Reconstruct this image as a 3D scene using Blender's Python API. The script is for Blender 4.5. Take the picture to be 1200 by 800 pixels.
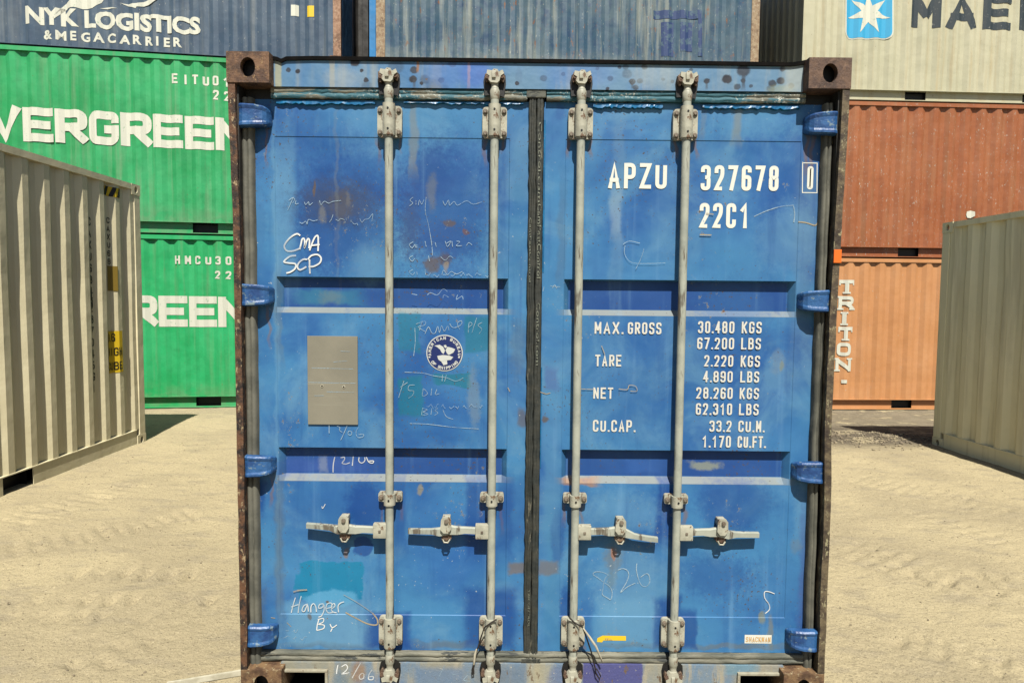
import bpy, bmesh, math, random
import numpy as np
from mathutils import Vector, Matrix

R = math.radians
scene = bpy.context.scene
for o in list(bpy.data.objects):
    bpy.data.objects.remove(o)
col = scene.collection

# ------------------------------------------------------------------ camera
PITCH, ROLL, YAW = -0.061631, 0.009321, 0.003451
CAM = Vector((-0.1062, -2.6868, 1.6466))
f = Vector((math.sin(YAW)*math.cos(PITCH), math.cos(YAW)*math.cos(PITCH), math.sin(PITCH)))
r0 = Vector((math.cos(YAW), -math.sin(YAW), 0)); u0 = r0.cross(f)
rr_ = r0*math.cos(ROLL)+u0*math.sin(ROLL); uu_ = -r0*math.sin(ROLL)+u0*math.cos(ROLL)
cam_d = bpy.data.cameras.new('camera'); cam = bpy.data.objects.new('camera', cam_d); col.objects.link(cam)
cam.matrix_world = Matrix(((rr_.x, uu_.x, -f.x, CAM.x), (rr_.y, uu_.y, -f.y, CAM.y), (rr_.z, uu_.z, -f.z, CAM.z), (0, 0, 0, 1)))
cam_d.sensor_width = 36; cam_d.lens = 790*36/1200; cam_d.clip_start = .05; cam_d.clip_end = 2000
scene.camera = cam

# ------------------------------------------------------------------ sky, sun, exposure
SUN_EL, SUN_AZ = 56.5, 8.0          # sun high behind the camera, a little to its right
world = bpy.data.worlds.new('World'); scene.world = world; world.use_nodes = True
wt = world.node_tree; wt.nodes.clear()
sky = wt.nodes.new('ShaderNodeTexSky'); sky.sky_type = 'NISHITA'; sky.sun_disc = False
sky.sun_elevation = R(SUN_EL); sky.sun_rotation = R(180-SUN_AZ)
bg = wt.nodes.new('ShaderNodeBackground'); bg.inputs[1].default_value = 0.05
wo = wt.nodes.new('ShaderNodeOutputWorld')
wt.links.new(sky.outputs[0], bg.inputs[0]); wt.links.new(bg.outputs[0], wo.inputs[0])
sd = bpy.data.lights.new('sun', 'SUN'); sd.energy = 5.0; sd.angle = R(.5); sd.color = (1, .955, .86)
so = bpy.data.objects.new('sun', sd); col.objects.link(so)
trav = Vector((-math.sin(R(SUN_AZ))*math.cos(R(SUN_EL)), math.cos(R(SUN_AZ))*math.cos(R(SUN_EL)), -math.sin(R(SUN_EL))))
so.rotation_euler = trav.to_track_quat('-Z', 'Y').to_euler(); so.location = (4, -12, 18)
vs = scene.view_settings; vs.view_transform = 'Standard'; vs.look = 'None'; vs.gamma = 1; vs.exposure = 1.45
scene.render.resolution_x, scene.render.resolution_y = 1024, 682

# ------------------------------------------------------------------ mesh helpers
random.seed(7)
class MB:
    def __init__(s): s.v = []; s.f = []
    def add(s, vs_, fs):
        b = len(s.v); s.v += [tuple(p) for p in vs_]; s.f += [tuple(i+b for i in q) for q in fs]
        return s
    def box(s, x0, x1, y0, y1, z0, z1, bev=0):
        if bev <= 0:
            v = [(x, y, z) for x in (x0, x1) for y in (y0, y1) for z in (z0, z1)]
            return s.add(v, [(0,1,3,2),(4,6,7,5),(0,4,5,1),(2,3,7,6),(0,2,6,4),(1,5,7,3)])
        bm = bmesh.new(); bmesh.ops.create_cube(bm, size=1)
        for v in bm.verts:
            v.co = Vector(((x0+x1)/2+v.co.x*(x1-x0), (y0+y1)/2+v.co.y*(y1-y0), (z0+z1)/2+v.co.z*(z1-z0)))
        bmesh.ops.bevel(bm, geom=bm.edges[:], offset=bev, segments=2, affect='EDGES', profile=.6)
        s.bm(bm); return s
    def bm(s, bm):
        bm.verts.index_update(); s.add([v.co[:] for v in bm.verts], [[v.index for v in q.verts] for q in bm.faces]); bm.free(); return s
    def prism(s, poly, axis, a, b):
        """poly: 2-D points; extruded along axis from a to b (x: (y,z)  y: (x,z)  z: (x,y))"""
        def P(p, t): return {'x': (t, p[0], p[1]), 'y': (p[0], t, p[1]), 'z': (p[0], p[1], t)}[axis]
        n = len(poly); v = [P(p, a) for p in poly]+[P(p, b) for p in poly]
        return s.add(v, [tuple(range(n))[::-1], tuple(range(n, 2*n))]+[(i, (i+1) % n, n+(i+1) % n, n+i) for i in range(n)])
    def cyl(s, p0, p1, r0, r1=None, n=16, cap=True):
        r1 = r0 if r1 is None else r1
        p0, p1 = Vector(p0), Vector(p1); d = (p1-p0).normalized()
        a = d.orthogonal().normalized(); b = d.cross(a)
        v = []
        for p, r in ((p0, r0), (p1, r1)):
            v += [tuple(p+(a*math.cos(2*math.pi*i/n)+b*math.sin(2*math.pi*i/n))*r) for i in range(n)]
        fs = [(i, (i+1) % n, n+(i+1) % n, n+i) for i in range(n)]
        if cap: fs += [tuple(range(n))[::-1], tuple(range(n, 2*n))]
        return s.add(v, fs)
    def lathe(s, prof, cx, cy, n=20):
        """profile (r, z) round a vertical axis"""
        v = [(cx+r*math.cos(2*math.pi*i/n), cy+r*math.sin(2*math.pi*i/n), z) for r, z in prof for i in range(n)]
        fs = [(k*n+i, k*n+(i+1) % n, (k+1)*n+(i+1) % n, (k+1)*n+i) for k in range(len(prof)-1) for i in range(n)]
        return s.add(v, fs+[tuple(range(n))[::-1], tuple(range(len(v)-n, len(v)))])
    def tube(s, pts, r, n=8):
        pts = [Vector(p) for p in pts]; v = []; m = len(pts)
        for k, p in enumerate(pts):
            d = (pts[min(k+1, m-1)]-pts[max(k-1, 0)]).normalized()
            a = d.cross(Vector((0, 0, 1)) if abs(d.z) < .9 else Vector((0, 1, 0))).normalized(); b = d.cross(a)
            rk = r[k] if isinstance(r, (list, tuple)) else r
            v += [tuple(p+(a*math.cos(2*math.pi*i/n)+b*math.sin(2*math.pi*i/n))*rk) for i in range(n)]
        fs = [(k*n+i, k*n+(i+1) % n, (k+1)*n+(i+1) % n, (k+1)*n+i) for k in range(m-1) for i in range(n)]
        return s.add(v, fs+[tuple(range(n))[::-1], tuple(range(len(v)-n, len(v)))])
    def build(s, name, mat, parent=None, smooth=None, norm=True):
        me = bpy.data.meshes.new(name); me.from_pydata(s.v, [], s.f)
        if norm:
            bm = bmesh.new(); bm.from_mesh(me); bmesh.ops.recalc_face_normals(bm, faces=bm.faces); bm.to_mesh(me); bm.free()
        if smooth is not None:
            me.polygons.foreach_set('use_smooth', [True]*len(me.polygons)); me.set_sharp_from_angle(angle=R(smooth))
        if mat: me.materials.append(mat)
        o = bpy.data.objects.new(name, me); col.objects.link(o)
        if parent: o.parent = parent
        return o
def tag(o, label=None, cat=None, group=None, kind=None):
    for k, v in (('label', label), ('category', cat), ('group', group), ('kind', kind)):
        if v: o[k] = v
    return o
def empty(name, loc=(0, 0, 0), rz=0):
    o = bpy.data.objects.new(name, None); o.empty_display_size = .3; o.location = loc; o.rotation_euler.z = rz; col.objects.link(o); return o
def inst(src, parent, loc=(0, 0, 0), scale=(1, 1, 1), rot=(0, 0, 0), mat=None):
    o = src.copy(); o.parent = parent; o.location = loc; o.scale = scale; o.rotation_euler = rot; col.objects.link(o); return o

# ------------------------------------------------------------------ value noise (numpy) for real relief
rng = np.random.default_rng(11); TAB = rng.random((256, 256))
def vnoise(x, y):
    xi = np.floor(x).astype(int); yi = np.floor(y).astype(int); fx = x-xi; fy = y-yi
    fx = fx*fx*(3-2*fx); fy = fy*fy*(3-2*fy)
    g = lambda a, b: TAB[a % 256, b % 256]
    return (g(xi, yi)*(1-fx)+g(xi+1, yi)*fx)*(1-fy)+(g(xi, yi+1)*(1-fx)+g(xi+1, yi+1)*fx)*fy
def fbm(x, y, o=4):
    s = 0; a = .5
    for k in range(o): s = s+a*(vnoise(x*2**k+17*k, y*2**k+5*k)-.5); a *= .5
    return s

# ------------------------------------------------------------------ node materials
TONE = .42           # overall reflectance of this dusty place, against the exposure above
class M:
    def __init__(s, name):
        s.m = bpy.data.materials.new(name); s.m.use_nodes = True; s.t = s.m.node_tree; s.t.nodes.clear()
        s.out = s.n('ShaderNodeOutputMaterial'); s.b = s.n('ShaderNodeBsdfPrincipled'); s.l(s.b.outputs[0], s.out.inputs[0])
        s.tc = s.n('ShaderNodeTexCoord'); s.co = s.tc.outputs['Object']
    def n(s, t, **k):
        x = s.t.nodes.new(t)
        for a, b in k.items(): setattr(x, a, b)
        return x
    def l(s, a, b): s.t.links.new(a, b)
    def put(s, sock, v):
        if isinstance(v, tuple) and len(v) == 3 and len(sock.default_value) == 4: v = tuple(c*TONE for c in v)
        if hasattr(v, 'links'): s.l(v, sock)
        else: sock.default_value = (tuple(v)+(1,) if isinstance(v, tuple) and len(v) == 3 and len(sock.default_value) == 4 else v) if not isinstance(v, (int, float)) else v
    def map(s, sc, off=(0, 0, 0), co=None):
        x = s.n('ShaderNodeMapping'); x.inputs['Scale'].default_value = sc; x.inputs['Location'].default_value = off; s.l(co or s.co, x.inputs[0]); return x.outputs[0]
    def noise(s, scale, detail=4, rough=.55, sc=(1, 1, 1), off=(0, 0, 0), dist=0, color=False, co=None):
        x = s.n('ShaderNodeTexNoise'); x.inputs['Scale'].default_value = scale; x.inputs['Detail'].default_value = detail
        x.inputs['Roughness'].default_value = rough; x.inputs['Distortion'].default_value = dist
        s.l(s.map(sc, off, co), x.inputs['Vector']); return x.outputs['Color' if color else 'Fac']
    def ramp(s, fac, a, b, c0=0.0, c1=1.0):
        x = s.n('ShaderNodeMapRange'); x.interpolation_type = 'SMOOTHSTEP'; s.l(fac, x.inputs[0])
        for i, v in ((1, a), (2, b), (3, c0), (4, c1)): x.inputs[i].default_value = v
        return x.outputs[0]
    def math(s, op, a, b=0.0, c=None):
        x = s.n('ShaderNodeMath', operation=op); s.put(x.inputs[0], a); s.put(x.inputs[1], b)
        if c is not None: s.put(x.inputs[2], c)
        return x.outputs[0]
    def mix(s, fac, a, b, bt='MIX'):
        x = s.n('ShaderNodeMix', data_type='RGBA', blend_type=bt)
        s.put(x.inputs[0], fac); s.put(x.inputs[6], a); s.put(x.inputs[7], b); return x.outputs[2]
    def bump(s, h, dist=.002, strength=1.0):
        x = s.n('ShaderNodeBump'); x.inputs['Distance'].default_value = dist; x.inputs['Strength'].default_value = strength
        s.l(h, x.inputs['Height']); s.l(x.outputs[0], s.b.inputs['Normal']); return x
    def fin(s, c, rough=.5, metal=0.0, spec=.26):
        s.put(s.b.inputs['Base Color'], c); s.put(s.b.inputs['Roughness'], rough); s.put(s.b.inputs['Metallic'], metal)
        s.b.inputs['Specular IOR Level'].default_value = spec; return s.m
    def patches(s, c, items, wob=.02, wscale=14):
        """soft or crisp stains of paint, each (x, z, half width, half height, softness, colour, strength, rect?)"""
        nz = s.n('ShaderNodeTexNoise'); nz.inputs['Scale'].default_value = wscale; nz.inputs['Detail'].default_value = 4; s.l(s.co, nz.inputs['Vector'])
        w1 = s.n('ShaderNodeVectorMath', operation='MULTIPLY_ADD'); s.l(nz.outputs['Color'], w1.inputs[0])
        w1.inputs[1].default_value = (wob*2,)*3; w1.inputs[2].default_value = (-wob,)*3
        w2 = s.n('ShaderNodeVectorMath', operation='ADD'); s.l(s.co, w2.inputs[0]); s.l(w1.outputs[0], w2.inputs[1])
        fine = s.math('MULTIPLY_ADD', s.noise(wscale*5, 6, .78), 1.0, -.5)
        for (x, z, hx, hz, so_, pc, st, rect) in items:
            a = s.n('ShaderNodeVectorMath', operation='SUBTRACT'); s.l((s.co if rect == 2 else w2.outputs[0]), a.inputs[0]); a.inputs[1].default_value = (x, 0, z)
            b = s.n('ShaderNodeVectorMath', operation='MULTIPLY'); s.l(a.outputs[0], b.inputs[0]); b.inputs[1].default_value = (1/hx, 0, 1/hz)
            if rect:
                ab = s.n('ShaderNodeVectorMath', operation='ABSOLUTE'); s.l(b.outputs[0], ab.inputs[0])
                sp = s.n('ShaderNodeSeparateXYZ'); s.l(ab.outputs[0], sp.inputs[0]); d = s.math('MAXIMUM', sp.outputs[0], sp.outputs[2])
            else:
                ln = s.n('ShaderNodeVectorMath', operation='LENGTH'); s.l(b.outputs[0], ln.inputs[0]); d = ln.outputs['Value']
            if rect != 2: d = s.math('MULTIPLY_ADD', fine, (2.6 if rect == 0 else 1.1)*max(so_, .12), d)
            c = s.mix(s.ramp(d, 1-so_*(.75 if rect == 0 else 1), 1+so_*(.75 if rect == 0 else 1), st, 0.0), c, pc)
        return c

RUST = (.17, .075, .032); RUSTD = (.055, .028, .018)
def paint(name, base, light=None, dark=None, rust=.0, streak=.4, chip=0.0, dirt=(.32, .29, .2), rough=.45, seed=0, bump=.0012, fade=.5, grime_z=None):
    m = M(name); light = light or tuple(min(1, c*1.25+.02) for c in base); dark = dark or tuple(c*.7 for c in base)
    off = (seed*3.1, seed*1.7, seed*2.3)
    c = m.mix(m.ramp(m.noise(1.1, 5, .6, off=off), .35, .68), base, light)
    c = m.mix(m.math('MULTIPLY', m.ramp(m.noise(5, 5, .65, off=off, dist=.6), .45, .75), fade), c, dark)
    st = m.ramp(m.noise(9, 4, .6, sc=(1, 1, .07), off=off), .5, .72)
    c = m.mix(m.math('MULTIPLY', st, streak), c, dirt)
    if rust > 0:
        rz = m.noise(13, 6, .7, sc=(1, 1, .35), off=off); c = m.mix(m.ramp(rz, .70-rust*.25, .76-rust*.2), c, (.26, .11, .045))
        c = m.mix(m.ramp(m.noise(30, 4, .7, off=off), .68-rust*.08, .73-rust*.05), c, RUST)
    if chip > 0:
        c = m.mix(m.math('MULTIPLY', m.ramp(m.noise(38, 5, .75, sc=(1, 1, .5), off=off), .66-chip*.1, .7-chip*.08), .8), c, (.6, .6, .52))
    if grime_z is not None:
        sp = m.n('ShaderNodeSeparateXYZ'); m.l(m.co, sp.inputs[0])
        g = m.math('MULTIPLY', m.ramp(sp.outputs[2], grime_z, grime_z+.35, 1.0, 0.0), m.ramp(m.noise(7, 5, .6, off=off), .35, .6)); c = m.mix(m.math('MULTIPLY', g, .6), c, dirt)
    h = m.math('ADD', m.noise(3.5, 3, .5, off=off), m.math('MULTIPLY', m.noise(60, 3, .6, off=off), .08))
    m.bump(h, bump*8)
    return m.fin(c, m.ramp(m.noise(6, 3, off=off), .3, .7, rough-.08, rough+.15))

def rustmat(name, a=(.20, .10, .045), b=(.07, .035, .02), hi=(.36, .24, .12), seed=0, paintc=None, pa=.5):
    m = M(name); off = (seed, seed*2, seed*.5)
    c = m.mix(m.ramp(m.noise(22, 6, .7, off=off), .4, .62), a, b)
    c = m.mix(m.math('MULTIPLY', m.ramp(m.noise(7, 4, .7, off=off), .5, .6), .7), c, tuple(v*.5 for v in b)); c = m.mix(m.ramp(m.noise(48, 5, .75, sc=(1, 1, .6), off=off), .57, .63), c, hi)
    if paintc: c = m.mix(m.ramp(m.noise(9, 5, .7, sc=(1, 1, .4), off=off), pa, pa+.06), c, paintc)
    m.bump(m.noise(70, 5, .7, off=off), .004); return m.fin(c, .75, spec=.3)

def hard(name, c1, c2, c3=None, sc=25, rough=.55, bump=.001, t3=.62, s3=(1, 1, .5), spec=.28):
    m = M(name); c = m.mix(m.ramp(m.noise(sc, 5, .6), .38, .66), c1, c2)
    if c3: c = m.mix(m.ramp(m.noise(sc*1.6, 5, .7, sc=s3), t3, t3+.06), c, c3)
    m.bump(m.noise(sc*2.5, 4, .6), bump); return m.fin(c, rough, spec=spec)

# blue door paint with its stains
BL = (.060, .225, .45); BL_D = (.020, .105, .335); BL_L = (.14, .32, .49); DK = (.010, .060, .26); TEAL = (.012, .205, .38); TEALG = (.012, .17, .25)
def door_paint(name, items, seed):
    m = M(name); off = (seed, seed, seed)
    c = m.mix(m.ramp(m.noise(1.6, 5, .6, off=off, dist=.4), .36, .66), BL, BL_D)
    c = m.mix(m.math('MULTIPLY', m.ramp(m.noise(3.2, 5, .62, off=(seed+4, 0, 2), dist=.8), .46, .7), .55), c, BL_L)
    px = -.5875 if name.endswith('left') else .5895
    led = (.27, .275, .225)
    c = m.patches(c, [(px, 1.6685, .455, .0585, .02, (.016, .066, .27), .85, 2), (px, .9675, .455, .0545, .02, (.016, .066, .27), .85, 2), (px, 1.5970, .472, .0115, .10, led, .8, 2), (px, .8985, .472, .0125, .10, led, .8, 2)]+items, .03, 11)  # recess floors: less faded paint, deepened further to carry the recess shade
    c = m.mix(m.math('MULTIPLY', m.ramp(m.noise(16, 4, .6, sc=(1, 1, .05), off=off), .55, .8), .30), c, (.2, .4, .62))
    c = m.mix(m.math('MULTIPLY', m.ramp(m.noise(11, 4, .6, sc=(1, 1, .08), off=(seed+9, 0, 0)), .58, .78), .45), c, DK)
    c = m.mix(m.math('MULTIPLY', m.ramp(m.noise(26, 6, .75, off=off, dist=1.2), .60, .72), .35), c, (.02, .10, .30))
    sm = m.noise(2.2, 4, .6, off=(seed+3, 1, 0))
    c = m.mix(m.ramp(m.math('MULTIPLY', m.noise(85, 4, .7, off=off), m.ramp(sm, .3, .7, .85, 1.08)), .655, .69), c, (.09, .07, .06))
    c = m.mix(m.ramp(m.math('MULTIPLY', m.noise(70, 4, .7, off=(seed+7, 2, 0)), m.ramp(sm, .3, .7, 1.04, .84)), .67, .70), c, (.45, .5, .52))
    chp = m.math('MULTIPLY', m.noise(34, 7, .82, sc=(1, 1, .8), off=(seed+11, 3, 5)), m.ramp(m.noise(2.6, 4, .6, off=(seed, 8, 1)), .35, .7, .80, 1.08))
    c = m.mix(m.ramp(chp, .628, .636), c, (.26, .33, .36)); c = m.mix(m.ramp(chp, .650, .658), c, (.13, .065, .035))
    h = m.math('ADD', m.noise(3.0, 3, .5, off=off), m.math('MULTIPLY', m.noise(40, 3, .6), .03))
    m.bump(h, .012)
    return m.fin(c, m.ramp(m.noise(5, 4, .6, off=off), .3, .7, .42, .62), spec=.16)

BR = (.12, .085, .055); GR = (.20, .23, .22)
left_items = [
    (-0.851, 0.184, 0.1891, 0.0116, 0.5, (.10,.13,.15), 0.6, 1),
    (-0.355, 0.192, 0.1262, 0.0158, 0.6, (.12,.14,.15), 0.6, 1),
    (-1.143, 0.300, 0.0199, 0.1236, 0.5, (.07,.12,.2), 0.5, 1),
    (-0.843, 2.430, 0.1885, 0.0065, 0.4, (.02,.2,.35), 0.7, 1),
    (-0.431, 2.156, 0.0865, 0.1099, 0.6, (.03,.10,.28), 0.7, 0),
    (-0.361, 1.891, 0.1218, 0.0679, 0.7, (.03,.09,.26), 0.6, 0),
    (-0.811, 2.024, 0.1725, 0.0737, 0.6, (.03,.08,.2), 0.45, 0),
    (-0.891, 0.715, 0.1591, 0.1403, 0.8, (.03,.13,.36), 0.5, 0),
    (-0.356, 0.595, 0.1615, 0.1631, 0.7, (.035,.15,.42), 0.5, 0),
    (-0.073, 1.979, 0.0303, 0.2575, 0.6, (.04,.18,.36), 0.4, 1),
    (-1.055, 1.606, 0.0114, 0.2094, 0.5, (.12,.2,.26), 0.5, 1),
    (-0.645, 2.256, 0.0054, 0.0423, 0.7, (.22,.13,.07), 0.5, 1),
    (-0.559, 2.269, 0.0055, 0.0305, 0.7, (.22,.13,.07), 0.5, 1),
    (-0.214, 2.252, 0.0059, 0.0509, 0.7, (.22,.13,.07), 0.5, 1),
    (-0.139, 2.277, 0.0058, 0.0271, 0.7, (.22,.13,.07), 0.5, 1),
    (-0.635, 0.744, 0.0056, 0.0417, 0.7, (.22,.13,.07), 0.5, 1),
    (-0.553, 0.758, 0.0056, 0.0289, 0.7, (.22,.13,.07), 0.5, 1),
    (-0.208, 0.764, 0.0058, 0.0253, 0.7, (.22,.13,.07), 0.5, 1),
    (-0.136, 0.739, 0.0062, 0.0508, 0.7, (.22,.13,.07), 0.5, 1),
    (-1.096, 2.257, 0.0047, 0.0644, 0.7, (.22,.13,.07), 0.5, 1),
    (-1.091, 1.533, 0.0048, 0.0665, 0.7, (.22,.13,.07), 0.5, 1),
    (-1.093, 0.840, 0.0050, 0.0505, 0.7, (.22,.13,.07), 0.5, 1),
    (-0.793, 1.989, 0.2407, 0.2722, 0.6, DK, 0.55, 0),
    (-0.369, 2.001, 0.1828, 0.2815, 0.6, DK, 0.6, 0),
    (-0.837, 1.972, 0.1458, 0.1875, 0.5, DK, 0.4, 0),
    (-1.031, 1.990, 0.0435, 0.2775, 0.5, BL_L, 0.5, 1),
    (-0.684, 1.784, 0.0694, 0.0686, 0.9, BL_L, 0.5, 0),
    (-0.815, 2.028, 0.1447, 0.0911, 0.8, (.05,.06,.09), 0.55, 0),
    (-0.800, 2.025, 0.0464, 0.0612, 0.6, (.10,.09,.08), 0.5, 0),
    (-0.903, 2.080, 0.0084, 0.0290, 0.4, BR, 0.8, 0),
    (-0.874, 1.990, 0.0136, 0.0410, 0.7, (.24,.24,.2), 0.45, 0),
    (-0.767, 2.047, 0.0102, 0.0324, 0.6, (.17,.17,.17), 0.4, 0),
    (-0.423, 1.790, 0.0314, 0.0309, 0.5, BR, 0.7, 0),
    (-0.375, 1.808, 0.0314, 0.0274, 0.6, (.09,.06,.045), 0.65, 0),
    (-0.366, 1.781, 0.0123, 0.0207, 0.5, (.3,.24,.15), 0.6, 0),
    (-0.360, 1.953, 0.0226, 0.0136, 0.5, BR, 0.7, 0),
    (-0.283, 1.914, 0.0087, 0.0085, 0.6, (.16,.08,.05), 0.7, 0),
    (-0.514, 1.941, 0.0382, 0.1201, 0.7, (.04,.07,.17), 0.5, 0),
    (-0.427, 2.079, 0.0209, 0.0682, 0.6, (.13,.16,.2), 0.6, 0),
    (-0.502, 2.303, 0.0155, 0.1386, 0.5, GR, 0.6, 1),
    (-0.813, 2.076, 0.0062, 0.3623, 0.6, GR, 0.22, 1),
    (-1.066, 1.301, 0.0072, 1.1350, 0.6, BL_L, 0.3, 1),
    (-0.704, 0.783, 0.0796, 0.0989, 0.5, DK, 0.75, 0),
    (-0.712, 0.611, 0.0445, 0.0434, 0.15, DK, 0.8, 0),
    (-0.558, 0.757, 0.0230, 0.1448, 0.5, DK, 0.5, 1),
    (-0.611, 0.249, 0.0935, 0.0752, 0.2, DK, 0.8, 1),
    (-0.177, 0.304, 0.1071, 0.1268, 0.25, DK, 0.75, 1),
    (-0.230, 0.738, 0.0528, 0.1666, 0.3, DK, 0.7, 1),
    (-0.122, 0.739, 0.0335, 0.1668, 0.4, DK, 0.5, 1),
    (-0.990, 0.459, 0.0140, 0.0330, 0.2, TEAL, 0.9, 1),
    (-0.849, 0.463, 0.1338, 0.0797, 0.04, TEAL, 0.95, 1),
    (-0.851, 0.386, 0.1110, 0.0397, 0.2, (.10,.34,.56), 0.85, 0),
    (-0.868, 0.273, 0.1701, 0.0931, 0.25, BL_L, 0.75, 1),
    (-0.519, 1.510, 0.0438, 0.0803, 0.12, TEALG, 0.6, 1),
    (-0.242, 1.506, 0.0513, 0.0732, 0.12, TEALG, 0.65, 1),
    (-0.340, 1.317, 0.0758, 0.0259, 0.1, TEALG, 0.75, 1),
    (-0.514, 1.241, 0.0494, 0.0795, 0.15, TEALG, 0.7, 1),
    (-0.253, 1.244, 0.0254, 0.1241, 0.6, (.2,.27,.3), 0.45, 0),
    (-0.061, 0.523, 0.0378, 0.0235, 0.3, (.16,.15,.15), 0.85, 1),
    (-0.081, 0.776, 0.0458, 0.1301, 0.3, DK, 0.35, 1),
    (-0.858, 1.651, 0.1306, 0.0302, 0.4, (.04,.2,.32), 0.7, 1),
    (-0.849, 1.649, 0.0452, 0.0292, 0.9, (.2,.22,.16), 0.35, 0),
    (-0.787, 0.577, 0.0124, 0.0219, 0.6, (.24,.15,.08), 0.7, 0),
    (-0.478, 0.853, 0.0106, 0.0216, 0.5, (.3,.26,.14), 0.7, 0),
    (-1.062, 0.606, 0.0161, 0.2917, 0.7, (.1,.13,.16), 0.5, 1),
    (-0.881, 0.943, 0.1681, 0.0273, 0.6, (.05,.11,.38), 0.6, 1),
    (-0.883, 0.946, 0.0175, 0.0322, 0.5, (.25,.3,.38), 0.5, 1),
    (-0.072, 1.458, 0.0328, 0.1229, 0.6, (.1,.12,.12), 0.3, 0),
    (-0.055, 1.158, 0.0216, 0.0355, 0.5, BR, 0.6, 0),
    (-1.126, 1.909, 0.0233, 0.1977, 0.6, (.05,.17,.38), 0.5, 0),
    (-1.136, 0.825, 0.0203, 0.0721, 0.6, DK, 0.7, 0),
    (-0.869, 0.373, 0.0071, 0.0055, 0.5, BR, 0.9, 0),
    (-0.938, 0.301, 0.0106, 0.0147, 0.5, BR, 0.7, 0),
]
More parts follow.
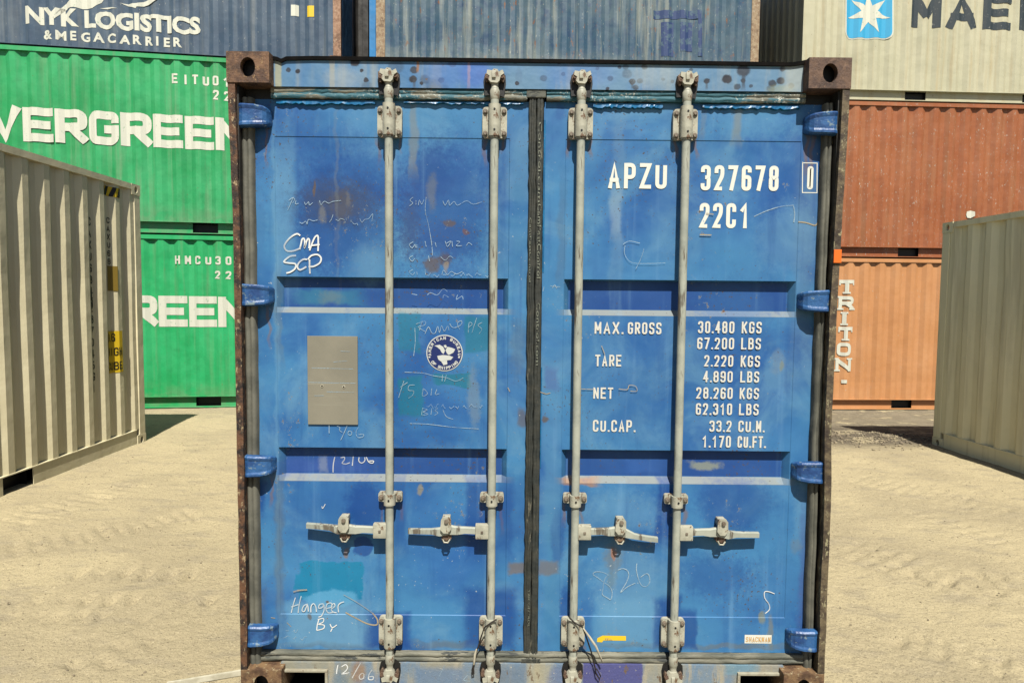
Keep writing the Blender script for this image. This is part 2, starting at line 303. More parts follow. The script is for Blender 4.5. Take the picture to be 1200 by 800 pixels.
right_items = [
    (0.421, 0.194, 0.1448, 0.0119, 0.5, (.1,.13,.15), 0.6, 1),
    (0.873, 0.194, 0.1993, 0.0115, 0.5, (.14,.16,.15), 0.6, 1),
    (0.328, 2.067, 0.0204, 0.3424, 0.8, (.16,.3,.42), 0.35, 1),
    (0.806, 1.571, 0.1537, 0.1563, 0.8, (.035,.13,.33), 0.5, 0),
    (0.382, 1.267, 0.1631, 0.2116, 0.8, (.04,.15,.36), 0.5, 0),
    (1.096, 1.798, 0.0400, 0.3815, 0.8, (.12,.2,.3), 0.4, 1),
    (0.082, 0.547, 0.0316, 0.3605, 0.6, (.05,.2,.38), 0.6, 1),
    (0.851, 2.381, 0.2002, 0.0656, 0.8, (.10,.3,.5), 0.5, 0),
    (0.130, 2.269, 0.0061, 0.0373, 0.7, (.22,.13,.07), 0.55, 1),
    (0.213, 2.270, 0.0062, 0.0373, 0.7, (.22,.13,.07), 0.55, 1),
    (0.558, 2.273, 0.0064, 0.0373, 0.7, (.22,.13,.07), 0.55, 1),
    (0.641, 2.274, 0.0065, 0.0373, 0.7, (.22,.13,.07), 0.55, 1),
    (0.124, 0.756, 0.0062, 0.0363, 0.7, (.22,.13,.07), 0.55, 1),
    (0.210, 0.757, 0.0063, 0.0363, 0.7, (.22,.13,.07), 0.55, 1),
    (0.545, 0.760, 0.0066, 0.0363, 0.7, (.22,.13,.07), 0.55, 1),
    (0.631, 0.760, 0.0066, 0.0363, 0.7, (.22,.13,.07), 0.55, 1),
    (0.139, 0.181, 0.0059, 0.0055, 0.7, (.22,.13,.07), 0.55, 1),
    (0.219, 0.182, 0.0058, 0.0055, 0.7, (.22,.13,.07), 0.55, 1),
    (1.088, 2.248, 0.0080, 0.0679, 0.7, (.22,.13,.07), 0.55, 1),
    (1.112, 2.248, 0.0081, 0.0680, 0.7, (.22,.13,.07), 0.55, 1),
    (0.322, 2.006, 0.0225, 0.0908, 0.5, (.35,.45,.5), 0.3, 1),
    (0.549, 0.767, 0.0355, 0.1449, 0.4, DK, 0.85, 1),
    (0.563, 0.292, 0.0603, 0.1089, 0.22, DK, 0.85, 1),
    (0.659, 0.265, 0.0363, 0.0814, 0.25, DK, 0.75, 1),
    (0.135, 0.342, 0.0246, 0.0922, 0.4, DK, 0.7, 0),
    (0.228, 0.293, 0.0270, 0.1054, 0.4, DK, 0.35, 1),
    (0.102, 0.654, 0.0318, 0.1091, 0.4, DK, 0.55, 0),
    (0.392, 0.294, 0.1192, 0.1046, 0.4, BL_L, 0.6, 1),
    (0.389, 0.473, 0.1376, 0.1459, 0.5, BL_L, 0.45, 0),
    (0.338, 0.561, 0.0333, 0.0583, 0.6, (.16,.15,.11), 0.5, 0),
    (0.338, 0.585, 0.0111, 0.0201, 0.5, (.35,.16,.08), 0.8, 0),
    (0.335, 0.469, 0.0168, 0.0329, 0.7, (.14,.2,.22), 0.5, 0),
    (1.025, 0.426, 0.1605, 0.1683, 0.6, DK, 0.25, 0),
    (1.142, 0.772, 0.0517, 0.1449, 0.6, BL_L, 0.4, 0),
    (1.151, 0.506, 0.0276, 0.2662, 0.6, (.06,.07,.25), 0.5, 1),
    (0.186, 0.891, 0.0785, 0.0137, 0.4, (.34,.2,.12), 0.8, 1),
    (0.718, 0.964, 0.0645, 0.0211, 0.5, (.27,.30,.24), 0.8, 0),
    (0.803, 2.364, 0.0176, 0.0674, 0.6, GR, 0.65, 1),
    (0.670, 2.356, 0.0118, 0.0574, 0.6, GR, 0.3, 1),
    (1.008, 0.258, 0.0129, 0.0649, 0.5, (.2,.2,.14), 0.6, 0),
    (0.970, 0.318, 0.0151, 0.0202, 0.5, (.2,.22,.16), 0.8, 0),
    (0.846, 0.805, 0.1549, 0.1075, 0.5, DK, 0.5, 0),
    (0.774, 0.495, 0.1462, 0.0907, 0.6, DK, 0.5, 0),
    (0.063, 0.529, 0.0433, 0.0253, 0.35, (.16,.15,.15), 0.8, 1),
    (0.072, 0.977, 0.0366, 0.3592, 0.5, (.1,.26,.44), 0.4, 1),
    (0.046, 1.153, 0.0126, 0.0160, 0.5, BR, 0.8, 0),
    (0.103, 1.921, 0.0149, 0.1981, 0.6, (.08,.1,.14), 0.3, 1),
    (0.374, 0.765, 0.1445, 0.0896, 0.6, BL_L, 0.4, 0),
    (0.072, 1.328, 0.0270, 0.0440, 0.4, (.07,.1,.3), 0.5, 1),
    (1.027, 1.904, 0.1302, 0.1370, 0.6, BL_L, 0.35, 0),
    (1.004, 1.398, 0.0282, 0.0527, 0.5, (.2,.25,.28), 0.3, 0),
    (1.017, 1.377, 0.0078, 0.0212, 0.5, (.2,.22,.15), 0.7, 0),
    (0.087, 2.407, 0.0211, 0.0335, 0.6, DK, 0.4, 0),
    (0.459, 0.954, 0.0717, 0.0282, 0.5, (.04,.13,.42), 0.5, 1),
    (1.161, 0.222, 0.0191, 0.0277, 0.4, (.25,.27,.17), 0.6, 0),
    (1.104, 0.626, 0.0264, 0.0363, 0.6, (.15,.2,.24), 0.4, 0),
]
mat = {}
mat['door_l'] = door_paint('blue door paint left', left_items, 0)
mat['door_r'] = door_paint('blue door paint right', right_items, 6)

def header_mat():
    m = M('header paint'); c = m.mix(m.ramp(m.noise(3, 5, .6, sc=(1, 1, .6)), .38, .62), (.13, .26, .40), (.06, .19, .40))
    c = m.mix(m.math('MULTIPLY', m.ramp(m.noise(9, 5, .6, sc=(1, 1, .12)), .52, .7), .6), c, (.33, .36, .34))
    c = m.patches(c, [
    (-0.994, 2.548, 0.0100, 0.0089, 0.3, (.022,.024,.034), 0.88, 0),
    (-0.957, 2.542, 0.0101, 0.0090, 0.3, (.022,.024,.034), 0.99, 0),
    (-0.730, 2.581, 0.0194, 0.0171, 0.3, (.022,.024,.034), 0.99, 0),
    (-0.703, 2.548, 0.0078, 0.0069, 0.3, (.022,.024,.034), 0.99, 0),
    (-0.686, 2.512, 0.0101, 0.0090, 0.3, (.022,.024,.034), 0.99, 0),
    (-0.496, 2.553, 0.0156, 0.0138, 0.3, (.022,.024,.034), 0.88, 0),
    (-0.500, 2.517, 0.0156, 0.0138, 0.3, (.022,.024,.034), 0.99, 0),
    (-0.466, 2.501, 0.0078, 0.0069, 0.3, (.022,.024,.034), 0.99, 0),
    (-0.388, 2.515, 0.0117, 0.0104, 0.3, (.022,.024,.034), 0.99, 0),
    (-0.344, 2.581, 0.0175, 0.0155, 0.3, (.022,.024,.034), 0.935, 0),
    (-0.567, 2.566, 0.0311, 0.0275, 0.3, (.022,.024,.034), 0.385, 0),
    (-0.452, 2.517, 0.0195, 0.0172, 0.3, (.022,.024,.034), 0.495, 0),
    (0.019, 2.526, 0.0138, 0.0120, 0.3, (.022,.024,.034), 0.55, 0),
    (-0.086, 2.505, 0.0087, 0.0076, 0.3, (.022,.024,.034), 0.99, 0),
    (0.097, 2.543, 0.0087, 0.0076, 0.3, (.022,.024,.034), 0.77, 0),
    (0.284, 2.528, 0.0119, 0.0104, 0.3, (.022,.024,.034), 0.66, 0),
    (0.320, 2.572, 0.0079, 0.0069, 0.3, (.022,.024,.034), 0.88, 0),
    (0.372, 2.516, 0.0135, 0.0117, 0.3, (.022,.024,.034), 1, 0),
    (0.351, 2.546, 0.0199, 0.0172, 0.3, (.022,.024,.034), 0.44, 0),
    (0.403, 2.519, 0.0120, 0.0103, 0.3, (.022,.024,.034), 0.77, 0),
    (0.419, 2.573, 0.0119, 0.0103, 0.3, (.022,.024,.034), 0.99, 0),
    (0.344, 2.572, 0.0119, 0.0103, 0.3, (.022,.024,.034), 0.55, 0),
    (0.274, 2.488, 0.0080, 0.0069, 0.3, (.022,.024,.034), 0.99, 0),
    (0.386, 2.493, 0.0119, 0.0103, 0.3, (.022,.024,.034), 0.77, 0),
    (0.749, 2.530, 0.0201, 0.0172, 0.3, (.022,.024,.034), 1, 0),
    (0.813, 2.564, 0.0261, 0.0224, 0.3, (.022,.024,.034), 0.88, 0),
    (0.814, 2.524, 0.0101, 0.0086, 0.3, (.022,.024,.034), 0.88, 0),
    (0.668, 2.522, 0.0128, 0.0110, 0.3, (.022,.024,.034), 0.935, 0),
    (0.791, 2.500, 0.0136, 0.0117, 0.3, (.022,.024,.034), 0.77, 0),
    (0.930, 2.515, 0.0161, 0.0138, 0.3, (.022,.024,.034), 0.88, 0),
    (0.963, 2.525, 0.0161, 0.0138, 0.3, (.022,.024,.034), 0.935, 0),
    (0.924, 2.495, 0.0161, 0.0138, 0.3, (.022,.024,.034), 0.55, 0),
    (1.005, 2.506, 0.0129, 0.0111, 0.3, (.022,.024,.034), 0.77, 0),
    (0.969, 2.572, 0.0121, 0.0104, 0.3, (.022,.024,.034), 0.88, 0),
    (0.532, 2.518, 0.0080, 0.0069, 0.3, (.022,.024,.034), 0.77, 0),
    (0.494, 2.527, 0.0080, 0.0069, 0.3, (.022,.024,.034), 0.66, 0),
    (-0.405, 2.485, 0.0469, 0.0414, 0.3, (.022,.024,.034), 0.33, 0),
    (-0.235, 2.536, 0.0157, 0.0138, 0.3, (.022,.024,.034), 0.33, 0),
    (-0.683, 2.485, 0.0233, 0.0206, 0.3, (.022,.024,.034), 0.33, 0),
    (-0.094, 2.591, 0.0118, 0.0103, 0.3, (.022,.024,.034), 0.55, 0),
    (0.079, 2.586, 0.0079, 0.0069, 0.3, (.022,.024,.034), 0.99, 0),
    (0.232, 2.567, 0.0079, 0.0069, 0.3, (.022,.024,.034), 0.66, 0),
    (0.199, 2.514, 0.0079, 0.0069, 0.3, (.022,.024,.034), 0.55, 0),
    (0.605, 2.565, 0.0080, 0.0069, 0.3, (.022,.024,.034), 0.66, 0),
    (0.845, 2.504, 0.0081, 0.0069, 0.3, (.022,.024,.034), 0.77, 0),
    (0.815, 2.524, 0.0069, 0.0299, 0.6, (.04,.05,.07), 0.75, 1),
    (0.669, 2.507, 0.0046, 0.0150, 0.6, (.05,.05,.06), 0.6, 1),
    (-0.495, 2.502, 0.0050, 0.0182, 0.6, (.05,.06,.08), 0.6, 1),
    (0.373, 2.503, 0.0045, 0.0132, 0.6, (.04,.05,.07), 0.6, 1),
    (-0.369, 2.546, 0.0764, 0.0606, 0.6, (.07,.19,.5), 0.6, 0),
    (-0.251, 2.546, 0.0597, 0.0624, 0.5, (.06,.16,.5), 0.8, 0),
    (-0.821, 2.529, 0.0098, 0.0546, 0.5, (.42,.38,.24), 0.6, 1),
    (-1.035, 2.525, 0.0128, 0.0628, 0.4, (.40,.40,.26), 0.8, 1),
    (0.965, 2.489, 0.0517, 0.0195, 0.6, (.3,.33,.2), 0.5, 0),
    (1.017, 2.542, 0.0397, 0.0660, 0.5, (.45,.48,.42), 0.6, 1),
    (-0.481, 2.570, 0.0051, 0.0231, 0.4, (.3,.14,.05), 0.8, 1),
    (0.165, 2.550, 0.1366, 0.0616, 0.6, (.08,.2,.48), 0.5, 0),
    (-0.784, 2.516, 0.0675, 0.0408, 0.6, (.32,.38,.42), 0.5, 0),
    (0.470, 2.540, 0.1030, 0.0488, 0.6, (.30,.38,.42), 0.5, 0),
    (-0.278, 2.549, 0.0054, 0.0596, 0.6, (.5,.3,.25), 0.4, 1),
    (-0.079, 2.531, 0.0139, 0.0331, 0.3, (.06,.1,.2), 0.2, 0),
    ], .004, 60)
    c = m.mix(m.ramp(m.noise(34, 5, .7), .68, .74), c, (.16, .10, .06))
    m.bump(m.noise(5, 4), .008); return m.fin(c, .5)
def sill_mat():
    m = M('sill paint'); c = m.mix(m.ramp(m.noise(6, 5, .65, sc=(1, 1, .5)), .4, .6), (.17, .25, .34), (.30, .29, .23))
    c = m.mix(m.ramp(m.noise(22, 5, .7, sc=(1, 1, .15)), .5, .66), c, (.38, .35, .27))
    c = m.patches(c, [
    (0.339, 0.033, 0.1257, 0.0993, 0.04, (.075,.08,.25), 0.95, 1),
    (-0.386, 0.016, 0.1060, 0.0882, 0.2, (.13,.21,.33), 0.8, 1),
    (-0.728, 0.082, 0.0284, 0.0460, 0.5, (.30,.17,.08), 0.7, 0),
    (-0.942, 0.101, 0.1069, 0.0287, 0.4, (.30,.29,.22), 0.7, 1),
    (-0.122, 0.022, 0.1048, 0.0920, 0.3, (.14,.2,.28), 0.8, 1),
    (0.030, 0.030, 0.0496, 0.0998, 0.3, (.42,.38,.25), 0.7, 1),
    (0.111, 0.024, 0.0515, 0.0924, 0.3, (.12,.15,.3), 0.5, 0),
    (0.563, 0.027, 0.0740, 0.0922, 0.3, (.33,.32,.25), 0.7, 1),
    (0.884, 0.111, 0.0725, 0.0254, 0.3, (.16,.29,.36), 0.7, 1),
    (1.000, 0.114, 0.0458, 0.0274, 0.4, (.38,.33,.22), 0.7, 1),
    (-0.621, -0.001, 0.1074, 0.0735, 0.5, (.12,.2,.36), 0.6, 0),
    (-0.804, 0.005, 0.0389, 0.0814, 0.5, (.13,.2,.26), 0.7, 0),
    ], .006, 30)
    c = m.mix(m.ramp(m.noise(30, 6, .75, sc=(1, 1, .4)), .6, .66), c, (.16, .11, .07))
    c = m.mix(m.ramp(m.noise(75, 5, .75), .63, .68), c, (.6, .56, .44))
    m.bump(m.noise(30, 5, .7), .003); return m.fin(c, .7)
mat['header'] = header_mat(); mat['sill'] = sill_mat()
mat['rim'] = hard('black header rim', (.004, .004, .004), (.009, .007, .006), (.05, .025, .015), 18, .9, t3=.68, spec=.05)
mat['blue_body'] = paint('blue container side paint', (.05, .2, .45), rust=.3, seed=5)
mat['post'] = rustmat('rusty post', (.15, .068, .03), (.018, .012, .010), (.40, .30, .17), 2)
mat['post_r'] = rustmat('rusty post greenish', (.16, .12, .065), (.06, .04, .025), (.34, .30, .17), 5)
mat['post_in'] = hard('post inside', (.025, .025, .022), (.04, .035, .03))
mat['casting'] = rustmat('rusted casting', (.21, .11, .055), (.085, .042, .025), (.33, .20, .09), 3)
mat['casting_dark'] = rustmat('dark rusted casting', (.16, .09, .055), (.09, .05, .035), (.22, .13, .08), 8)
mat['casting_low'] = rustmat('sandy rusted casting', (.25, .15, .07), (.12, .06, .03), (.42, .34, .2), 4)
mat['cream'] = hard('cream painted steel', (.50, .485, .38), (.38, .37, .29), (.17, .10, .055), 26, .55, t3=.56)
mat['bar'] = hard('pale locking bar', (.45, .465, .385), (.33, .35, .30), (.15, .13, .10), 11, .45, s3=(1, 1, .12), t3=.535)
mat['bolt'] = hard('bolt', (.24, .20, .15), (.13, .10, .075), (.30, .16, .09), 60)
mat['hingepaint'] = hard('hinge paint', (.035, .13, .33), (.018, .065, .21), (.20, .28, .33), 20, .42, .003, t3=.58, s3=(1, 1, 1.5))
mat['rubber_side'] = hard('side gasket rubber', (.17, .165, .13), (.10, .10, .08), (.24, .23, .18), 12, .7, s3=(1, 1, .15))
mat['rubber_mid'] = hard('centre gasket rubber', (.022, .027, .024), (.045, .046, .036), (.15, .14, .10), 16, .7, .003, s3=(1.5, 1, .25), t3=.62)
def gask(name, teal):
    m = M(name); c = m.mix(m.ramp(m.noise(14, 5, .6, sc=(.3, 1, 1)), .4, .62), (.235, .225, .17), (.11, .115, .09))
    if teal:
        c = m.mix(m.ramp(m.noise(5, 5, .7, sc=(.5, 1, 2.5)), .47, .52), c, (.03, .13, .17))
        c = m.mix(m.math('MULTIPLY', m.ramp(m.noise(90, 4, .75), .55, .62), m.ramp(m.noise(6, 3), .4, .6)), c, (.55, .58, .52))
    else:
        c = m.mix(m.ramp(m.noise(26, 5, .7, sc=(.25, 1, 1)), .58, .64), c, (.05, .055, .05))
    m.bump(m.noise(50, 5, .7, sc=(.3, 1, 1)), .004); return m.fin(c, .7)
mat['rubber_top'] = gask('top gasket rubber', True); mat['rubber_low'] = gask('bottom gasket rubber', False)
mat['sealant'] = hard('teal sealant bead', (.004, .11, .27), (.006, .17, .38), (.25, .27, .24), 30, .35)
mat['plate'] = hard('weathered metal plate', (.27, .25, .19), (.23, .215, .165), (.30, .285, .22), 5, .6, .0006, t3=.6, s3=(.1, 1, 3))
mat['hole'] = hard('dark hollow', (.008, .008, .008), (.012, .011, .01))  # near-black of openings, also of the pieces standing in for shade
def letters(name, c, worn=.0, under=(.06, .2, .5), sc=30):
    m = M(name)
    if worn: c = m.mix(m.ramp(m.noise(sc, 5, .75), .70-worn*.2, .74-worn*.18), c, under)
    return m.fin(c, .55)
mat['white'] = letters('white lettering', (.80, .80, .70), .25)
mat['white_w'] = letters('worn white lettering', (.72, .70, .62), .35)
mat['navy'] = letters('navy decal', (.006, .02, .13)); mat['silver'] = letters('pale decal print', (.62, .64, .60))
mat['yellow'] = letters('yellow tape', (.85, .58, .02)); mat['orange'] = letters('orange reflector', (.9, .17, .01)); mat['label'] = letters('cream label', (.78, .74, .60)); mat['label_p'] = letters('orange print', (.72, .45, .18))
mat['print'] = letters('gasket print', (.24, .26, .2), .95, (.04, .04, .035), 70); mat['black'] = letters('black print', (.02, .02, .02), .1, (.3, .27, .2))
def chalk(name, c, cover):
    m = M(name); m.fin(c, .9, spec=.1); t = m.n('ShaderNodeBsdfTransparent'); x = m.n('ShaderNodeMixShader')
    m.l(m.math('MULTIPLY', m.ramp(m.noise(90, 5, .8), cover-.22, cover+.1, .15, 1), m.ramp(m.noise(9, 2, .5), .3, .6, .45, 1)), x.inputs[0]); m.l(t.outputs[0], x.inputs[1]); m.l(m.b.outputs[0], x.inputs[2]); m.l(x.outputs[0], m.out.inputs[0]); return m.m
mat['chalk'] = chalk('bold chalk', (.80, .82, .80), .36); mat['chalk_f'] = chalk('faint chalk', (.40, .54, .64), .50); mat['scratch'] = chalk('scratch', (.42, .36, .25), .42)
mat['cable_dark'] = hard('black wire', (.015, .013, .012), (.04, .03, .025)); mat['cable_w'] = hard('pale cable sleeve', (.6, .55, .42), (.45, .4, .3))
mat['tin'] = hard('scraped white tin', (.66, .62, .48), (.5, .46, .34))

# ------------------------------------------------------------------ lettering
A_ = {
'A': [[(0,0),(.5,1),(1,0)], [(.16,.3),(.84,.3)]], 'B': [[(0,0),(0,1)], [(0,1),(.95,1,1),(.95,.53,1),(0,.53)], [(0,.53),(1,.53,1),(1,0,1),(0,0)]],
'C': [[(1,.68),(1,1,1),(0,1,1),(0,0,1),(1,0,1),(1,.32)]], 'D': [[(0,0),(0,1)], [(0,1),(1,1,1),(1,0,1),(0,0)]], 'E': [[(1,1),(0,1),(0,0),(1,0)], [(0,.5),(.85,.5)]],
'F': [[(0,0),(0,1),(1,1)], [(0,.52),(.85,.52)]], 'G': [[(1,.7),(1,1,1),(0,1,1),(0,0,1),(1,0,1),(1,.46),(.5,.46)]], 'H': [[(0,0),(0,1)], [(1,0),(1,1)], [(0,.5),(1,.5)]],
'I': [[(.5,0),(.5,1)]], 'K': [[(0,0),(0,1)], [(1,1),(.06,.42)], [(.3,.58),(1,0)]], 'L': [[(0,1),(0,0),(1,0)]], 'M': [[(0,0),(0,1)], [(0,1),(.5,.25)], [(.5,.25),(1,1)], [(1,1),(1,0)]], 'N': [[(0,0),(0,1)], [(0,1),(1,0)], [(1,0),(1,1)]],
'O': [[(0,.5),(0,1,1),(1,1,1),(1,0,1),(0,0,1),(0,.5)]], 'P': [[(0,0),(0,1)], [(0,1),(1,1,1),(1,.44,1),(0,.44)]], 'R': [[(0,0),(0,1)], [(0,1),(1,1,1),(1,.48,1),(0,.48)], [(.5,.44),(1,.04)]],
'S': [[(1,.74),(1,1,1),(0,1,1),(0,.53,1),(1,.47,1),(1,0,1),(0,0,1),(0,.26)]], 'T': [[(0,1),(1,1)], [(.5,1),(.5,0)]], 'U': [[(0,1),(0,0,1),(1,0,1),(1,1)]], 'V': [[(0,1),(.5,0),(1,1)]],
'X': [[(0,0),(1,1)], [(0,1),(1,0)]], 'Y': [[(0,1),(.5,.45),(1,1)], [(.5,.45),(.5,0)]], 'Z': [[(0,1),(1,1),(0,0),(1,0)]],
'0': [[(0,.5),(0,1,1),(1,1,1),(1,0,1),(0,0,1),(0,.5)]], '1': [[(.15,.78),(.62,1),(.62,0)]], '2': [[(0,.72),(0,1,1),(1,1,1),(1,.6,1),(0,0),(1,0)]],
'3': [[(0,.76),(0,1,1),(1,1,1),(1,.52,1),(.4,.52)], [(.4,.52),(1,.52,1),(1,0,1),(0,0,1),(0,.24)]], '4': [[(.72,0),(.72,1)], [(.72,1),(0,.28),(1,.28)]],
'5': [[(1,1),(0,1),(0,.58),(1,.58,1),(1,0,1),(0,0,1),(0,.2)]], '6': [[(1,.76),(1,1,1),(0,1,1),(0,0,1),(1,0,1),(1,.3)], [(1,.3),(1,.55,1),(0,.55)]], '7': [[(0,1),(1,1),(.3,0)]],
'8': [[(.5,.53),(0.03,.53,1),(.03,1,1),(.97,1,1),(.97,.53,1),(.5,.53)], [(.5,.53),(0,.53,1),(0,0,1),(1,0,1),(1,.53,1),(.5,.53)]],
'9': [[(0,.24),(0,0,1),(1,0,1),(1,1,1),(0,1,1),(0,.7)], [(0,.7),(0,.45,1),(1,.45)]], '.': [[(.1,0),(.9,0)]], '/': [[(0,0),(1,1)]], '&': [[(1,0),(.2,.8),(.2,1,1),(.8,1,1),(.8,.75,1),(0,.35,1),(0,0,1),(.6,0,1),(1,.4)]], ' ': []}
def rounded(pts, r):
    out = []
    for i, p in enumerate(pts):
        if len(p) == 3 and 0 < i < len(pts)-1:
            a = Vector(pts[i-1][:2]); b = Vector(p[:2]); c = Vector(pts[i+1][:2])
            ra = min(r, (a-b).length*.49); rc = min(r, (c-b).length*.49)
            s_ = b+(a-b).normalized()*ra; e_ = b+(c-b).normalized()*rc
            for k in range(6):
                t = k/5; out.append(((1-t)**2*s_+2*t*(1-t)*b+t*t*e_)[:])
        else: out.append(tuple(p[:2]))
    return out
def ribbon(pts, w):
    """2-D polyline -> list of vertices and quads of constant width"""
    P = [Vector(p) for p in pts]; P = [p for i, p in enumerate(P) if i == 0 or (p-P[i-1]).length > 1e-5]
    if len(P) < 2: return [], []
    v = []
    for i, p in enumerate(P):
        d0 = (p-P[i-1]).normalized() if i else None; d1 = (P[i+1]-p).normalized() if i < len(P)-1 else None
        if d0 is None: n = Vector((-d1.y, d1.x))*w/2
        elif d1 is None: n = Vector((-d0.y, d0.x))*w/2
        else:
            b = (d0+d1)
            if b.length < 1e-3: b = d0
            b.normalize(); n = Vector((-b.y, b.x)); k = max(.62, abs(n.dot(Vector((-d0.y, d0.x))))); n = n*(w/2/k)
        v += [(p+n)[:], (p-n)[:]]
    return v, [(2*i, 2*i+1, 2*i+3, 2*i+2) for i in range(len(P)-1)]
class Flat:
    """flat print in a 2-D (x, z) plane; every stroke lies .2 mm above the last so none share a plane"""
    def __init__(s): s.v = []; s.f = []; s.k = 0
    def rib(s, pts, w, closed=False):
        v, q = ribbon(pts, w); b = len(s.v); s.v += [(x, -(s.k % 6)*.00025, z) for x, z in v]; s.f += [tuple(i+b for i in t) for t in q]; s.k += 1
    def poly(s, pts):
        b = len(s.v); s.v += [(x, -(s.k % 6)*.00025, z) for x, z in pts]; s.f.append(tuple(range(b, b+len(pts)))); s.k += 1
    def text(s, txt, x0, z0, w, h, sw, adv, r=.5, slab=False, skew=0, angle=0):
        """w, h: letter box; sw: stroke; adv: step from letter to letter"""
        x = x0
        for ch in txt:
            ww = w*.3 if ch in '.' else w
            iw, ih = ww-sw, h-sw
            for st in A_.get(ch, []):
                pts = [((p[0]*iw+sw/2), p[1]*ih+sw/2)+tuple(p[2:]) for p in st]
                diag = len(st) == 2 and st[0][0] != st[1][0] and st[0][1] != st[1][1]
                if (ch in 'ILTEFHMNKAVXYZ147/' or len(pts) == 2) and not (diag and ch in 'NM'):
                    def ext(a, b):
                        d = (Vector(a[:2])-Vector(b[:2])).normalized()*sw*.48; return (a[0]+d.x, a[1]+d.y)
                    pts[0] = ext(pts[0], pts[1]); pts[-1] = ext(pts[-1], pts[-2])
                q = rounded(pts, r*min(iw, ih)); s.rib([(x+px+skew*pz, z0+pz) for px, pz in q], sw)
            if slab and ch in 'RIN':
                for cx, cz in {'R': ((sw/2, 0), (w-sw/2, 0), (0, h)), 'I': ((w/2, 0), (w/2, h)), 'N': ((sw/2, 0), (0, h), (w-sw/2, h))}[ch]:
                    zz = z0+(sw*.25 if cz == 0 else h-sw*.25); s.rib([(x+cx-sw*.95, zz), (x+cx+sw*.95, zz)], sw*.5)
            if slab and ch == 'T':
                s.rib([(x+w/2-sw, z0+sw*.25), (x+w/2+sw, z0+sw*.25)], sw*.5)
                for cx in (sw*.25, w-sw*.25): s.rib([(x+cx, z0+h-sw), (x+cx, z0+h-sw*1.5)], sw*.5)
            x += (adv*.45 if ch == '.' else adv)
        return x
    def build(s, name, m, parent, y=0, fold=None, label=None, mat4=None):
        me = bpy.data.meshes.new(name); me.from_pydata(s.v, [], s.f)
        bm = bmesh.new(); bm.from_mesh(me)
        if fold:                                   # print follows the folds of a corrugated wall
            brk, prof = fold; xs = [v.co.x for v in bm.verts]; lo, hi = min(xs), max(xs)
            for b in brk:
                if lo < b < hi: bmesh.ops.bisect_plane(bm, geom=bm.verts[:]+bm.edges[:]+bm.faces[:], plane_co=(b, 0, 0), plane_no=(1, 0, 0))
            for v in bm.verts: v.co.y += prof(v.co.x)
        for q in bm.faces:
            if q.normal.y > 0: q.normal_flip()
        if mat4 is not None: bmesh.ops.transform(bm, matrix=mat4, verts=bm.verts)
        for v in bm.verts: v.co.y += y
        bm.to_mesh(me); bm.free(); me.materials.append(m)
        o = bpy.data.objects.new(name, me); col.objects.link(o); o.parent = parent
        if label: o['label'] = label
        if name in ('chalk_writing', 'gasket_print', 'label_print', 'tape_print', 'decal_lettering', 'scratch'): o['kind'] = 'stuff'
        return o
def font_flat(txt, size, bold=0.0, sx=1.0, shear=0):
    cu = bpy.data.curves.new('t', 'FONT'); cu.body = txt; cu.size = size; cu.offset = bold; cu.shear = shear; cu.resolution_u = 3
    o = bpy.data.objects.new('t', cu); col.objects.link(o); dg = bpy.context.evaluated_depsgraph_get()
    me = bpy.data.meshes.new_from_object(o.evaluated_get(dg)); F = Flat()
    F.v = [(v.co.x*sx, 0, v.co.y) for v in me.vertices]; F.f = [tuple(p.vertices) for p in me.polygons]
    bpy.data.objects.remove(o); bpy.data.curves.remove(cu); bpy.data.meshes.remove(me); return F
def fit(F, x0, x1, z0, z1):
    xs = [v[0] for v in F.v]; zs = [v[2] for v in F.v]; a, b, c, d = min(xs), max(xs), min(zs), max(zs)
    F.v = [(x0+(v[0]-a)/(b-a)*(x1-x0), v[1], z0+(v[2]-c)/(d-c)*(z1-z0)) for v in F.v]; return F

